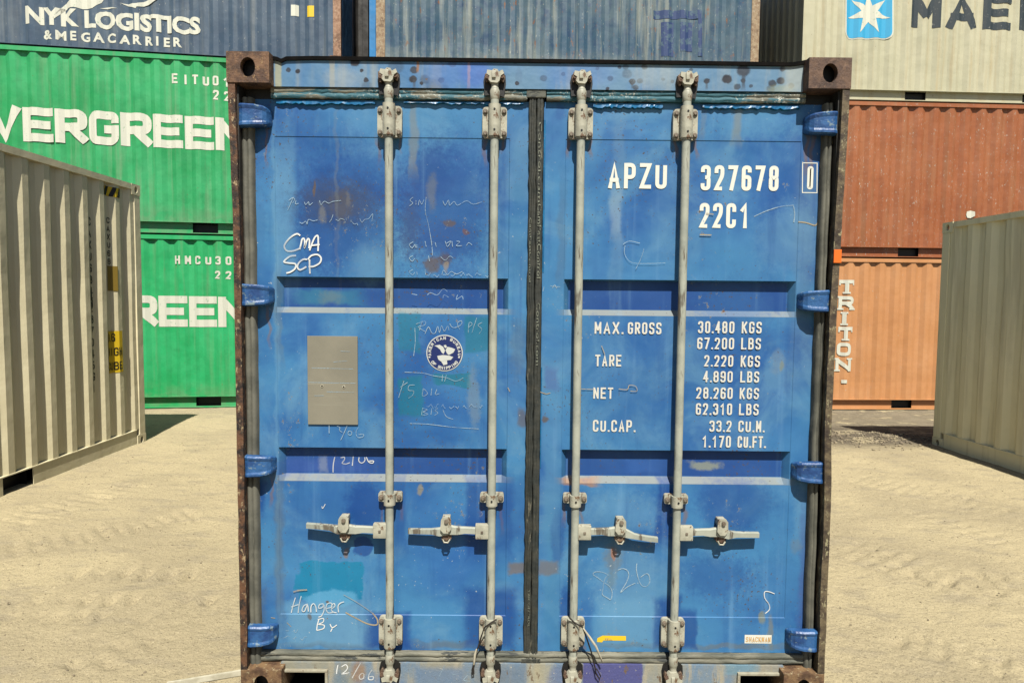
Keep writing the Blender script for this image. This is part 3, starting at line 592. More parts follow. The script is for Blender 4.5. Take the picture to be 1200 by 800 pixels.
# ------------------------------------------------------------------ ground
def hfun(x, y):
    slope = -.185*np.clip((y-5.4)/2.4, 0, 1)*np.clip((x-2.0)/2.0, 0, 1)-.03*np.clip((y-6)/1.5, 0, 1)*np.clip((-x)/2, 0, 1)
    h = slope+.030*fbm(x*.7, y*.7, 3)+.014*fbm(x*3.1+9, y*3.1, 3)+.009*fbm(x*9, y*12+3, 3)-.010*np.clip(fbm(x*11+40, y*17, 3)-.13, 0, 1)*4
    ridge = np.exp(-((y-5.6-.15*np.sin(x*2))/.35)**2)*np.clip((x-3.6)/.8, 0, 1); h = h+.03*ridge*(1+2*fbm(x*6, y*6, 3))
    return h
def pits(x, y, h):
    P = []
    for (sx, sy, dx, dy, n, rows, gap, dep) in [(-2.64, 1.27, 0.802, -0.022, 6, 2, 0.05, 0.022), (-2.77, 0.89, 1.163, 0.042, 9, 1, 0.05, 0.02), (-2.65, 0.73, 0.809, -0.025, 7, 1, 0.05, 0.014), (2.24, 1.79, 0.567, -0.778, 9, 3, 0.16, 0.012), (2.37, 1.33, 0.651, -0.038, 5, 2, 0.13, 0.014), (3.2, 2.55, 0.218, -0.736, 7, 2, 0.14, 0.01), (2.27, 2.04, 0.124, -0.706, 5, 1, 0.1, 0.01), (-3.33, 1.66, 0.899, 0.737, 12, 3, 0.1, 0.013), (-3.76, 2.17, 0.354, 1.051, 10, 3, 0.12, 0.012), (3.23, 3.57, 0.767, -1.004, 12, 3, 0.14, 0.008), (-1.76, 0.38, -0.285, -0.286, 4, 2, 0.1, 0.014), (1.89, 0.6, 0.364, -0.312, 6, 2, 0.12, 0.015)]:
        L = math.hypot(dx, dy); ux, uy = dx/L, dy/L
        for k in range(n):
            for r in range(rows):
                P.append((sx+dx*k/n*1.0-uy*gap*(r-rows/2)+random.uniform(-.012, .012), sy+dy*k/n+ux*gap*(r-rows/2)+random.uniform(-.012, .012), ux, uy, dep*random.uniform(.2, 1.1)))
    for (px, py, ux, uy, dep) in P:
        m_ = (abs(x-px) < .12) & (abs(y-py) < .12)
        if not m_.any(): continue
        a = (x[m_]-px)*ux+(y[m_]-py)*uy; b = -(x[m_]-px)*uy+(y[m_]-py)*ux
        h[m_] += -1.9*dep*np.exp(-(a/.026)**2-(b/.05)**2)+.6*dep*np.exp(-((a-.05)/.025)**2-(b/.06)**2)
    return h
def axis_(lo, hi, a, b, st):
    c = list(np.arange(a, b, st)); d = st; x = c[0]; pre = []
    while x > lo: d *= 1.22; x -= d; pre.append(x)
    d = st; x = c[-1]; post = []
    while x < hi: d *= 1.22; x += d; post.append(x)
    return np.array(pre[::-1]+c+post)
gx = axis_(-260, 260, -4.7, 5.3, .024); gy = axis_(-200, 320, -.7, 7.4, .024)
X, Y = np.meshgrid(gx, gy); Hh = pits(X, Y, hfun(X, Y))
far = np.clip((np.hypot(X, Y)-12)/10, 0, 1); Hh = Hh*(1-far)+(-.03)*far
verts = np.stack([X.ravel(), Y.ravel(), Hh.ravel()], 1); nx = len(gx); ny = len(gy)
i = np.arange(nx*(ny-1)).reshape(ny-1, nx)[:, :-1].ravel(); quads = np.stack([i, i+1, i+1+nx, i+nx], 1)
me = bpy.data.meshes.new('ground'); me.from_pydata(verts, [], quads.tolist()); me.polygons.foreach_set('use_smooth', [True]*len(me.polygons))
def sand():
    m = M('dry sand'); c = m.mix(m.ramp(m.noise(.9, 5, .6, dist=.5), .38, .64), (.60, .505, .305), (.50, .42, .26))
    c = m.mix(m.math('MULTIPLY', m.ramp(m.noise(5, 6, .65, sc=(.6, 1.3, 1)), .5, .66), .55), c, (.38, .325, .225))
    c = m.mix(m.math('MULTIPLY', m.ramp(m.noise(38, 4, .7, sc=(.7, 1.4, 1)), .55, .66), .7), c, (.34, .28, .18))
    c = m.mix(m.math('MULTIPLY', m.ramp(m.noise(120, 3, .75), .585, .64), .9), c, (.15, .12, .08)); c = m.mix(m.math('MULTIPLY', m.ramp(m.noise(75, 4, .75, off=(5, 5, 5)), .60, .67), .6), c, (.85, .74, .50))
    sp = m.n('ShaderNodeSeparateXYZ'); m.l(m.co, sp.inputs[0])
    foot_shade = m.math('MULTIPLY', m.ramp(sp.outputs[1], 4.7, 5.3, 0, 1), m.ramp(sp.outputs[0], 2.6, 4.0, 0, 1))
    foot_shade = m.math('MULTIPLY', foot_shade, m.ramp(m.noise(3, 5, .65), .33, .5)); c = m.mix(foot_shade, c, (.15, .125, .09))  # ground colour darkened where the right container's shade falls
    wl = m.math('MULTIPLY', m.ramp(sp.outputs[1], 6.2, 7.2, 0, .6), m.ramp(m.noise(3, 5, .65), .35, .6)); c = m.mix(wl, c, (.40, .34, .23))
    h = m.math('ADD', m.math('MULTIPLY', m.noise(28, 6, .7), 1.0), m.math('MULTIPLY', m.noise(170, 3, .7), .3)); m.bump(h, .020, .9)
    return m.fin(c, .95, spec=.15)
me.materials.append(sand()); g = bpy.data.objects.new('ground', me); col.objects.link(g); tag(g, kind='structure')
# small stones lying on the sand: nobody could count them
mb = MB(); ico = bmesh.new(); bmesh.ops.create_icosphere(ico, subdivisions=1, radius=1); iv = [v.co.copy() for v in ico.verts]; ifc = [[v.index for v in q.verts] for q in ico.faces]; ico.free()
pts = []
for k in range(2600): pts.append((random.uniform(-4.2, 4.9), random.uniform(.0, 5.5)**1.0, random.choice((.002, .003, .003, .004, .005, .0065))))
for k in range(700):
    pts.append((random.gauss(4.35, .5), random.gauss(5.45, .28), random.choice((.006, .01, .014, .02))))
for (x, y, s) in pts:
    if abs(x) < 1.26 and y > -.05: continue
    z = float(hfun(np.array([x]), np.array([y]))[0]); a = random.uniform(0, 6.28); e = [random.uniform(.6, 1.3) for _ in range(3)]
    mb.add([(x+s*(v.x*e[0]*math.cos(a)-v.y*e[1]*math.sin(a)), y+s*(v.x*e[0]*math.sin(a)+v.y*e[1]*math.cos(a)), z+s*.35+s*.7*v.z*e[2]*random.uniform(.8, 1.1)) for v in iv], ifc)
st = mb.build('scattered_gravel', hard('stone', (.40, .33, .21), (.20, .16, .11), (.55, .48, .34), 3, .9), norm=False)
tag(st, 'small pale stones scattered over the dry sandy ground', 'gravel', kind='stuff')

# ------------------------------------------------------------------ generic container
def casting_mesh(name, mt, wx=.170, dy=.170, h=.118):
    """corner at the origin's -x -y side; stadium hole in the -y and -x faces, dark hollow behind"""
    mb = MB(); n = 28
    def ring(face, cx, w, hh, hw, hr):
        outer = []; inner = []
        for k in range(n):
            a = 2*math.pi*k/n+.001; ca, sa = math.cos(a), math.sin(a)
            t = min((w/2)/max(abs(ca), 1e-6), (hh/2)/max(abs(sa), 1e-6)); outer.append((cx+ca*t, hh/2+sa*t)); inner.append((cx+ca*hw, hh/2+sa*hr))
        for (qx, qz) in ((cx-w/2, 0), (cx+w/2, 0), (cx+w/2, hh), (cx-w/2, hh)):
            j = min(range(n), key=lambda k: (outer[k][0]-qx)**2+(outer[k][1]-qz)**2); outer[j] = (qx, qz)
        return outer, inner
    for side in (0, 1):
        W_ = wx if side == 0 else dy; o_, i_ = ring(0, W_/2, W_, h, .030, .037)
        def P(p, d): return (p[0], d, p[1]) if side == 0 else (d, p[0], p[1])
        v = [P(p, 0) for p in o_]+[P(p, 0) for p in i_]+[P(p, .028) for p in i_]
        mb.add(v, [(k, (k+1) % n, n+(k+1) % n, n+k) for k in range(n)]+[(n+k, n+(k+1) % n, 2*n+(k+1) % n, 2*n+k) for k in range(n)])
    mb.add([(wx, 0, 0), (wx, dy, 0), (wx, dy, h), (wx, 0, h), (0, dy, 0), (0, dy, h), (0, 0, 0), (0, 0, h)],
           [(0, 1, 2, 3), (1, 4, 5, 2), (6, 4, 1, 0), (7, 3, 2, 5)])
    return mb.build(name, mt, None, norm=False)
class Proto: pass
protos = {}
def casting(parent, mt_key, x, y, z, sx, sy):
    if mt_key not in protos:
        o = casting_mesh('corner_casting', mat[mt_key]); protos[mt_key] = o.data; bpy.data.objects.remove(o)
    o = bpy.data.objects.new('corner_casting', protos[mt_key]); col.objects.link(o); o.parent = parent; o.location = (x, y, z); o.scale = (sx, sy, 1); return o

def profile(L, period=.278, depth=.036, flat=.072, slope=.068, x0=.12):
    """x breaks and y offset (0 = outer, depth = inner) over [x0, L-x0]"""
    n = max(1, round((L-2*x0-flat)/period)); per = (L-2*x0-flat)/n; k = per/period; pts = [(x0, 0)]
    for j in range(n):
        b = x0+j*per; pts += [(b+flat, 0), (b+flat+slope*k, depth), (b+per-slope*k, depth), (b+per, 0)]
    pts.append((L-x0, 0)); return pts
def container(name, label, mt, L=6.058, W=2.438, H=2.591, loc=(0, 0, 0), rz=0, rail='channel', group=None, full=True, post_mat=None, cast='', cat='shipping container', dark=None, castmat=None, rail_mat=None, xf=.12, zb=.185):
    """long side faces local -y; origin at the base centre"""
    root = empty(name, loc, rz); tag(root, label, cat, group)
    pm = post_mat or mt; rm = rail_mat or mt; ck = castmat or 'casting'
    hl, hw = L/2, W/2; zt = H-.065
    prof = profile(L, x0=xf)
    def panel(sgn):
        mb = MB(); v = []
        m_ = len(prof); nz = 9; sx_, sz_ = loc[0]*3+7, loc[2]*5+sgn*9
        for j in range(nz):
            z = zb+(zt-zb)*j/(nz-1)
            for (x, d) in prof:
                e = 0 if j in (0, nz-1) else .045*max(0.0, float(fbm(np.array([x*1.3+sx_]), np.array([z*1.6+sz_]), 3)[0]))
                v.append((x-hl+e*.6, sgn*(hw-.012-d-e), z))
        mb.add(v, [(j*m_+k, j*m_+k+1, (j+1)*m_+k+1, (j+1)*m_+k) for j in range(nz-1) for k in range(m_-1)])
        return mb.build('side_panel', mt, root, norm=False)
    panel(-1); panel(1)
    for sg in (-1, 1):
        # end walls, corrugated as well
        pe = profile(W, .25, .045, .1, .05, .1); mb = MB(); v = []
        for (x, d) in pe: v += [(sg*(hl-.012-d), x-hw, zb), (sg*(hl-.012-d), x-hw, zt)]
        mb.add(v, [(2*k, 2*k+1, 2*k+3, 2*k+2) for k in range(len(pe)-1)]); mb.build('end_panel', mt, root, norm=False)
        # long rails
        mb = MB(); a, b = -hl+.178, hl-.178
        y0, y1 = (-hw, -hw+.06) if sg < 0 else (hw-.06, hw)
        mb.box(a, b, y0, y1, H-.065, H-.004); mb.build('top_rail', rm, root)
        mb = MB(); pk = [(-1.205, -.845), (.845, 1.205)]
        segs = [(a, pk[0][0]), (pk[0][1], pk[1][0]), (pk[1][1], b)]
        o_, i_ = sg*(hw-.002), sg*(hw-.070); fl = sg*(hw-.002)
        if zb < .1: segs = []
        for (p, q) in segs:
            if rail == 'channel': mb.box(p, q, min(i_, i_-sg*.01), max(i_, i_-sg*.01), .025, .175)
            else: mb.box(p, q, min(o_-sg*.006, o_-sg*.016), max(o_-sg*.006, o_-sg*.016), .025, .175)
        if zb > .1: mb.box(a, b, min(fl, i_-sg*.03), max(fl, i_-sg*.03), .175, .1845)
        for (p, q) in (segs if rail == 'flat' else [(a, b)]): mb.box(p, q, min(fl, i_), max(fl, i_), .012, .0245)
        mb.build('bottom_rail', rm, root)
        for (p, q) in (pk if zb > .1 else []):
            mb = MB(); d0, d1 = i_, sg*(hw-.5)
            mb.add([(x, y, z) for y in (d0, d1) for x, z in ((p, .0255), (q, .0255), (q, .1745), (p, .1745))], [(0, 1, 5, 4), (1, 2, 6, 5), (2, 3, 7, 6), (3, 0, 4, 7), (4, 5, 6, 7)])
            mb.build('fork_pocket', mat['hole'], root, norm=False)
        for sy in (-1, 1):
            mb = MB(); x0_, x1_ = sorted((sg*hl*1.0-sg*.003, sg*(hl-xf+.001))); ya, yb = sorted((sy*(hw-.003), sy*(hw-.11)))
            mb.box(x0_, x1_, ya, yb, .118, H-.118, .006); mb.build('corner_post', pm, root)
            for z in (0, H-.118): casting(root, ck, sg*hl, sy*hw, z, -sg, -sy)
    mb = MB(); v = []; n = 22
    for k in range(n*4+1):
        x = -hl+.15+(L-.3)*k/(n*4); d = (0, 0, .018, .018)[k % 4]; v += [(x, -hw+.03, H-.022-d), (x, hw-.03, H-.022-d)]
    mb.add(v, [(2*k, 2*k+1, 2*k+3, 2*k+2) for k in range(n*4)]); mb.build('roof', mt, root, norm=False)
    MB().box(-hl+.05, hl-.05, -hw+.13, hw-.13, .03, .16).build('underframe', mat['hole'], root)
    for sg in (-1, 1):
        xa, xb = sorted((sg*(hl-.004), sg*(hl-.06)))
        MB().box(xa, xb, -hw+.11, hw-.11, H-.1, H-.006).build('end_rail', rm, root); MB().box(xa, xb, -hw+.11, hw-.11, .01, .184).build('end_rail', rm, root)
    brk = [p[0]-hl for p in prof]
    def pf(x, prof=prof, hl=hl, hw=hw):
        xx = min(max(x+hl, prof[0][0]), prof[-1][0])
        for (a, b) in zip(prof, prof[1:]):
            if a[0] <= xx <= b[0]:
                t = (xx-a[0])/max(1e-6, b[0]-a[0]); return -(hw-.012-(a[1]+t*(b[1]-a[1])))
        return -(hw-.012)
    root_fold = (brk, pf)
    return root, root_fold

# paints of the stack behind
mat['green'] = paint('green container paint', (.022, .34, .10), light=(.05, .44, .16), dark=(.02, .27, .085), rust=.10, streak=.6, dirt=(.17, .34, .17), seed=1, grime_z=.16)
mat['green2'] = paint('brighter green container paint', (.022, .41, .125), light=(.04, .5, .18), dark=(.02, .32, .1), rust=.10, streak=.45, dirt=(.17, .36, .17), seed=2, grime_z=.12)
mat['slate'] = paint('slate blue paint', (.06, .10, .155), light=(.09, .135, .19), dark=(.045, .07, .12), rust=.0, streak=.5, chip=.15, dirt=(.21, .23, .23), seed=3)
mat['worn_blue'] = paint('heavily worn blue paint', (.045, .105, .165), light=(.10, .16, .20), dark=(.025, .055, .14), rust=.4, streak=.9, chip=.3, dirt=(.27, .30, .27), seed=4, fade=.7, grime_z=.16)
mat['grey'] = paint('grey white container paint', (.54, .52, .36), light=(.60, .57, .40), dark=(.46, .44, .31), rust=.12, streak=.55, dirt=(.50, .40, .22), seed=6, fade=.3)
mat['red'] = paint('brick red paint', (.36, .115, .042), light=(.42, .15, .06), dark=(.29, .085, .032), rust=.15, streak=.55, chip=.5, dirt=(.36, .17, .08), seed=7)
mat['orange_p'] = paint('faded orange paint', (.62, .29, .115), light=(.68, .34, .15), dark=(.54, .24, .10), rust=.0, streak=.3, chip=.1, dirt=(.52, .28, .14), seed=8, fade=.3)
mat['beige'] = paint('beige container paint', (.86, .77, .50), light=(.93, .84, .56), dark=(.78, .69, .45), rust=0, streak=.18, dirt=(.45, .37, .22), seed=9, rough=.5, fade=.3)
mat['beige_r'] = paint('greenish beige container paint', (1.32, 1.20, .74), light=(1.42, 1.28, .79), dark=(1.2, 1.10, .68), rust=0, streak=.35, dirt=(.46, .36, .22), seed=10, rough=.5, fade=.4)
mat['brightblue'] = paint('bright blue paint', (.03, .26, .62), rust=0, streak=.1, seed=12)
mat['darkpaint'] = paint('dark brown paint', (.018, .016, .014), rust=.1, streak=.3, dirt=(.10, .09, .07), seed=13)
mat['post_tan'] = rustmat('tan rusty post', (.40, .30, .185), (.26, .16, .09), (.50, .43, .31), 6)
mat['post_pink'] = rustmat('pinkish rusty post', (.42, .25, .16), (.27, .14, .08), (.5, .36, .24), 9)
mat['casting_beige'] = mat['beige']; mat['casting_beige_r'] = mat['beige_r']

T = 2.603
def stack(left, psi, base, rows, L=6.058, W=2.438, back=0.0):
    """left = front left corner on plan"""
    out = []
    ux, uy = math.cos(R(psi)), math.sin(R(psi))
    cx = left[0]+ux*L/2-uy*(W/2+back); cy = left[1]+uy*L/2+ux*(W/2+back)
    for k, kw in rows:
        out.append(container(loc=(cx, cy, base+k*T), rz=R(psi), **kw))
    return out
LPSI, LC, LB = (8.6, (-8.68, 6.844), -0.03)
CPSI, CC, CB = (5.5, (-2.178, 7.8), -0.1)
RPSI, RC, RB = (2.41, (4.69, 8.73), -0.185)
(low_green, f_lg), (evg, f_ev), (nyk, f_ny), (l4, _) = stack(LC, LPSI, LB, [
 (0, dict(name='shipping_container', label='bright green container on the ground at the foot of the left stack, white letters', mt=mat['green2'], castmat='green2')),
 (1, dict(name='shipping_container', label='green container with big white slab lettering, second level of the left stack', mt=mat['green'], castmat='green')),
 (2, dict(name='shipping_container', label='dark slate blue container with white logistics lettering above the green ones', mt=mat['slate'], post_mat=mat['post_pink'], zb=.02)),
 (3, dict(name='shipping_container', label='grey container added out of view on the left stack to shade the gap', mt=mat['grey'])) ])  # fourth level is unseen, added to shade the left gap
(c1, _), (c2, _), (c3, f_c3) = stack(CC, CPSI, CB, [
 (0, dict(name='shipping_container', label='bottom brown container behind the blue door container', mt=mat['darkpaint'])),
 (1, dict(name='shipping_container', label='middle brown container hidden behind the blue door container', mt=mat['darkpaint'])),
 (2, dict(name='shipping_container', label='scraped blue container with rusty tan posts on top behind the blue door container', mt=mat['worn_blue'], post_mat=mat['post_tan'], xf=.14)) ])
(tri, f_tr), (red, f_rd), (mae, f_ma), (r4, _) = stack(RC, RPSI, RB, [
 (0, dict(name='shipping_container', label='faded orange container on the ground with white vertical lettering', mt=mat['orange_p'], castmat='orange_p')),
 (1, dict(name='shipping_container', label='brick red container above the orange one', mt=mat['red'], castmat='red')),
 (2, dict(name='shipping_container', label='grey white container with sky blue star emblem and black lettering', mt=mat['grey'], post_mat=mat['grey'])),
 (3, dict(name='shipping_container', label='slate container added out of view on the right stack to shade the gap', mt=mat['slate'])) ])  # unseen top tier, put in to keep sun out of the right gap
mat['green2c'] = mat['green2']

# second row seen only through the gaps
ux, uy = math.cos(R(CPSI)), math.sin(R(CPSI))
for k in range(3):
    container(name='shipping_container', label=('bright blue container in the row behind, glimpsed in the left gap of the stacks' if k == 2 else 'blue container low in the row behind the stacks, level %s from the ground' % ('one', 'two')[k]), mt=mat['brightblue'],
              loc=(0.063, 11.991, CB+k*T), rz=R(CPSI), castmat='brightblue')
    container(name='shipping_container', label=('dark brown container in the row behind, seen in the right gap' if k == 2 else 'dark brown container low in the row behind, level %s from the ground' % ('one', 'two')[k]), mt=mat['darkpaint'],
              loc=(0.063+6.3*ux, 11.991+6.3*uy, CB+k*T), rz=R(CPSI))
    container(name='shipping_container', label=('dark container at the left end of the row behind' if k == 2 else 'dark container at the left end of the row behind, level %s from the ground' % ('one', 'two')[k]), mt=mat['darkpaint'],
              loc=(0.063-6.07*ux, 11.991-6.07*uy, CB+k*T), rz=R(CPSI))

# lettering on the stack
wall_white = letters('sun bleached white letters', (.74, .74, .62), .45, (.35, .5, .35), 20)
def put(root, fold, F, m_, label, out=.004):
    if isinstance(F, Flat) and len(F.f) > 200:           # font outlines: one object for each letter
        par_ = list(range(len(F.v)))
        def root_(i):
            while par_[i] != i: par_[i] = par_[par_[i]]; i = par_[i]
            return i
        for q in F.f:
            for i in q[1:]: par_[root_(i)] = root_(q[0])
        grp = {}
        for q in F.f: grp.setdefault(root_(q[0]), []).append(q)
        L_ = []
        for fs in grp.values():
            G_ = Flat(); used = sorted({i for q in fs for i in q}); ix = {i: k for k, i in enumerate(used)}; G_.v = [F.v[i] for i in used]; G_.f = [tuple(ix[i] for i in q) for q in fs]; L_.append(G_)
        F = L_
    if isinstance(F, list):
        for k, f_ in enumerate(F): f_.build('letter', m_, root, -out, fold, label if k == 0 else None)
    else: F.build('lettering', m_, root, -out, fold, label)
def line_text(P0, P1, txt, h, w, sw, r=.3, slab=False):
    """letters stepped along a line of local (x, z) points: first letter's and last letter's lower left corner"""
    out = []; n = len(txt)
    for i_, ch in enumerate(txt):
        F = Flat(); out.append(F); t = i_/max(1, n-1); F.text(ch, P0[0]+(P1[0]-P0[0])*t, P0[1]+(P1[1]-P0[1])*t, w, h, sw, w, r, slab)
    return out
put(evg, f_ev, line_text((-2.281, 1.274), (1.207, 1.248), 'EVERGREEN', 0.48, 0.415, 0.115, 0.28, False), wall_white, 'large white slab letters')
put(low_green, f_lg, line_text((-2.171, 1.242), (1.2, 1.224), 'EVERGREEN', 0.46, 0.405, 0.11, 0.28, False), wall_white, 'large white slab letters')
put(evg, f_ev, line_text((0.608, 2.188), (1.319, 2.185), 'EITU01', 0.14, 0.085, 0.028, 0.3, False), wall_white, 'white container number')
put(evg, f_ev, line_text((1.178, 1.98), (1.327, 1.978), '22', 0.14, 0.085, 0.028, 0.3, False), wall_white, 'white size code')
put(low_green, f_lg, line_text((0.596, 2.161), (1.312, 2.162), 'HMCU30', 0.125, 0.08, 0.026, 0.3, False), wall_white, 'white container number')
put(low_green, f_lg, line_text((1.16, 1.949), (1.309, 1.947), '22', 0.12, 0.08, 0.026, 0.3, False), wall_white, 'white size code')
put(nyk, f_ny, fit(font_flat('NYK LOGISTICS', .3, .014), -1.323, 1.022, 0.297, 0.55), wall_white, 'white logistics company name')
put(nyk, f_ny, fit(font_flat('& M E G A C A R R I E R', .16, .006), -1.098, 0.759, 0.102, 0.238), wall_white, 'smaller white second line')
F = Flat()
F.poly([(-0.955, 0.403), (-0.874, 0.538), (-0.748, 0.653), (-0.611, 0.746), (-0.384, 0.858), (-0.156, 0.923), (-0.274, 0.748), (-0.321, 0.662), (-0.437, 0.57), (-0.572, 0.56), (-0.683, 0.57), (-0.751, 0.559), (-0.865, 0.468), (-0.934, 0.392)])
F.poly([(-0.071, 0.68), (0.042, 0.67), (0.157, 0.685), (0.273, 0.73), (0.413, 0.824), (0.508, 0.927), (0.459, 0.78), (0.365, 0.707), (0.248, 0.656), (0.156, 0.637), (0.144, 0.612), (0.042, 0.641)])
F.poly([(-0.346, 0.583), (-0.232, 0.609), (-0.096, 0.595), (-0.233, 0.583)])
put(nyk, f_ny, F, wall_white, 'white sweeping emblem above the company name')
F = Flat(); F.poly([(2.302, 0.659), (2.413, 0.667), (2.414, 0.828), (2.304, 0.82)]); put(nyk, f_ny, F, wall_white, 'white sticker')
F = Flat(); F.poly([(2.536, 0.663), (2.635, 0.67), (2.636, 0.832), (2.537, 0.825)]); put(nyk, f_ny, F, mat['yellow'], 'yellow sticker')
skyb = letters('sky blue emblem', (.05, .42, .72), .1, (.3, .45, .5), 20); blackl = letters('near black letters', (.035, .05, .06), .45, (.3, .3, .26), 26)
F = Flat(); F.poly([(-1.511, 1.695), (-1.522, 1.737), (-1.549, 1.772), (-1.587, 1.794), (-1.632, 1.802), (-2.218, 1.784), (-2.262, 1.775), (-2.298, 1.75), (-2.322, 1.714), (-2.329, 1.672), (-2.306, 1.105), (-2.295, 1.063), (-2.269, 1.027), (-2.23, 1.005), (-2.186, 0.997), (-1.597, 1.013), (-1.553, 1.022), (-1.516, 1.047), (-1.492, 1.084), (-1.485, 1.126)]); put(mae, f_ma, F, wall_white, 'white border of the emblem', .004)
F = Flat(); F.poly([(-1.533, 1.688), (-1.542, 1.724), (-1.565, 1.755), (-1.599, 1.775), (-1.639, 1.781), (-2.21, 1.764), (-2.248, 1.756), (-2.28, 1.734), (-2.301, 1.702), (-2.307, 1.665), (-2.285, 1.112), (-2.275, 1.075), (-2.252, 1.045), (-2.218, 1.024), (-2.179, 1.018), (-1.605, 1.033), (-1.566, 1.042), (-1.534, 1.063), (-1.514, 1.095), (-1.508, 1.133)]); put(mae, f_ma, F, skyb, 'sky blue emblem square', .007)
F = Flat()
F.poly([(-1.912, 1.422), (-1.927, 1.772), (-1.855, 1.546)]); F.k = 0
F.poly([(-1.912, 1.422), (-1.855, 1.546), (-1.632, 1.649)]); F.k = 0
F.poly([(-1.912, 1.422), (-1.632, 1.649), (-1.774, 1.456)]); F.k = 0
F.poly([(-1.912, 1.422), (-1.774, 1.456), (-1.547, 1.354)]); F.k = 0
F.poly([(-1.912, 1.422), (-1.547, 1.354), (-1.797, 1.341)]); F.k = 0
F.poly([(-1.912, 1.422), (-1.797, 1.341), (-1.737, 1.11)]); F.k = 0
F.poly([(-1.912, 1.422), (-1.737, 1.11), (-1.906, 1.288)]); F.k = 0
F.poly([(-1.912, 1.422), (-1.906, 1.288), (-2.059, 1.102)]); F.k = 0
F.poly([(-1.912, 1.422), (-2.059, 1.102), (-2.019, 1.335)]); F.k = 0
F.poly([(-1.912, 1.422), (-2.019, 1.335), (-2.268, 1.335)]); F.k = 0
F.poly([(-1.912, 1.422), (-2.268, 1.335), (-2.051, 1.449)]); F.k = 0
F.poly([(-1.912, 1.422), (-2.051, 1.449), (-2.209, 1.633)]); F.k = 0
F.poly([(-1.912, 1.422), (-2.209, 1.633), (-1.979, 1.542)]); F.k = 0
F.poly([(-1.912, 1.422), (-1.979, 1.542), (-1.927, 1.772)]); F.k = 0
put(mae, f_ma, F, wall_white, 'white seven pointed star', .010)
put(mae, f_ma, line_text((-1.183, 1.217), (1.91, 1.217), 'MAERSK', 0.56, 0.5, 0.125, 0.35, False), blackl, 'near black company name')
F = Flat(); F.text('T', -2.226, 1.988, 0.257, 0.234, .06, 1, .45, True); put(tri, f_tr, F, wall_white, 'white letter of a vertical name')
F = Flat(); F.text('R', -2.223, 1.713, 0.258, 0.234, .06, 1, .45, True); put(tri, f_tr, F, wall_white, 'white letter of a vertical name')
F = Flat(); F.text('I', -2.205, 1.452, 0.169, 0.226, .06, 1, .45, True); put(tri, f_tr, F, wall_white, 'white letter of a vertical name')
F = Flat(); F.text('T', -2.209, 1.19, 0.244, 0.235, .06, 1, .45, True); put(tri, f_tr, F, wall_white, 'white letter of a vertical name')
F = Flat(); F.text('O', -2.221, 0.927, 0.237, 0.228, .06, 1, .45, True); put(tri, f_tr, F, wall_white, 'white letter of a vertical name')
F = Flat(); F.text('N', -2.24, 0.663, 0.267, 0.229, .06, 1, .45, True); put(tri, f_tr, F, wall_white, 'white letter of a vertical name')
F = Flat(); F.poly([(-2.128, 0.458), (-2.038, 0.458), (-2.04, 0.517), (-2.13, 0.517)]); put(tri, f_tr, F, wall_white, 'white full stop under the vertical name')
F = Flat(); F.poly([(-0.067, 0.738), (-0.055, 0.796), (0.018, 0.818), (0.08, 0.798), (0.083, 0.726), (0.025, 0.689), (-0.035, 0.696)]); put(red, f_rd, F, wall_white, 'white paint blot')
dkb = letters('deeper blue paint patch', (.03, .06, .17), .95, (.08, .14, .2), 9)
F = Flat(); F.poly([(1.287, 0.981), (2.064, 1.02), (2.061, 1.151), (1.284, 1.112)]); put(c3, f_c3, F, dkb, 'deeper blue patch where an old sign was painted over')
F = Flat(); F.poly([(2.024, 0.436), (2.094, 0.439), (2.078, 1.02), (2.009, 1.017)]); put(c3, f_c3, F, dkb, 'deeper blue patch where an old sign was painted over')
F = Flat(); F.poly([(1.425, 0.409), (1.633, 0.419), (1.62, 0.945), (1.412, 0.935)]); put(c3, f_c3, F, dkb, 'deeper blue patch where an old sign was painted over')
F = Flat(); F.poly([(1.729, 0.502), (1.938, 0.512), (1.926, 0.96), (1.717, 0.95)]); put(c3, f_c3, F, dkb, 'deeper blue patch where an old sign was painted over')

# ------------------------------------------------------------------ beige containers on both sides
(bl, f_bl) = container(name='shipping_container', label='tall beige high cube container on the left with yellow stickers', mt=mat['beige'], H=2.896,
    loc=(-4.225-1.219, 4.93-3.029, -.02), rz=R(90.4), rail='flat', castmat='casting_beige')
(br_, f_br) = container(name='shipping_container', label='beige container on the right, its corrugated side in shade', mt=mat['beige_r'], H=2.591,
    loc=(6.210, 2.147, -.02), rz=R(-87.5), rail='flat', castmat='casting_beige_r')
# prints on the left one: its side runs away from the camera, so text reads downwards
hb = 2.896
def sideplate(x0, x1, z0, z1, m_, name='sticker', lab=None, out=.004):
    F = Flat(); F.poly([(x0, z0), (x1, z0), (x1, z1), (x0, z1)]); return F.build(name, m_, bl, -out, f_bl, lab)
sideplate(2.39, 2.66, 2.70, 2.80, mat['yellow'], 'height_stripe', 'yellow and black striped height mark')
F = Flat()
for k in range(3): F.poly([(2.40+k*.09, 2.701), (2.445+k*.09, 2.701), (2.49+k*.09, 2.799), (2.445+k*.09, 2.799)])
F.build('stripe', mat['black'], bl, -.0065, f_bl)
sideplate(2.38, 2.62, .86, 1.30, mat['yellow'], 'warning_sticker', 'yellow high cube warning sticker')
for txt, z in (('9.6', 1.19), ('HIGH', 1.04), ('CUBE', .89)):
    F = Flat(); F.text(txt, 2.40, z, .045, .085, .011, .052); F.build('lettering', mat['black'], bl, -.0065, f_bl)
brownst = letters('brown sticker', (.30, .20, .03))
sideplate(2.44, 2.57, 1.72, 1.98, brownst, 'sticker', 'small brown and yellow sticker')
def down_text(txt, x, z, h, w, sw, adv):
    F = Flat(); zz = z
    for ch in txt:
        F.text(ch, x, zz, w, h, sw, w); zz -= adv
    return F.build('lettering', mat['black'], bl, -.004, f_bl, 'faded black vertical number')
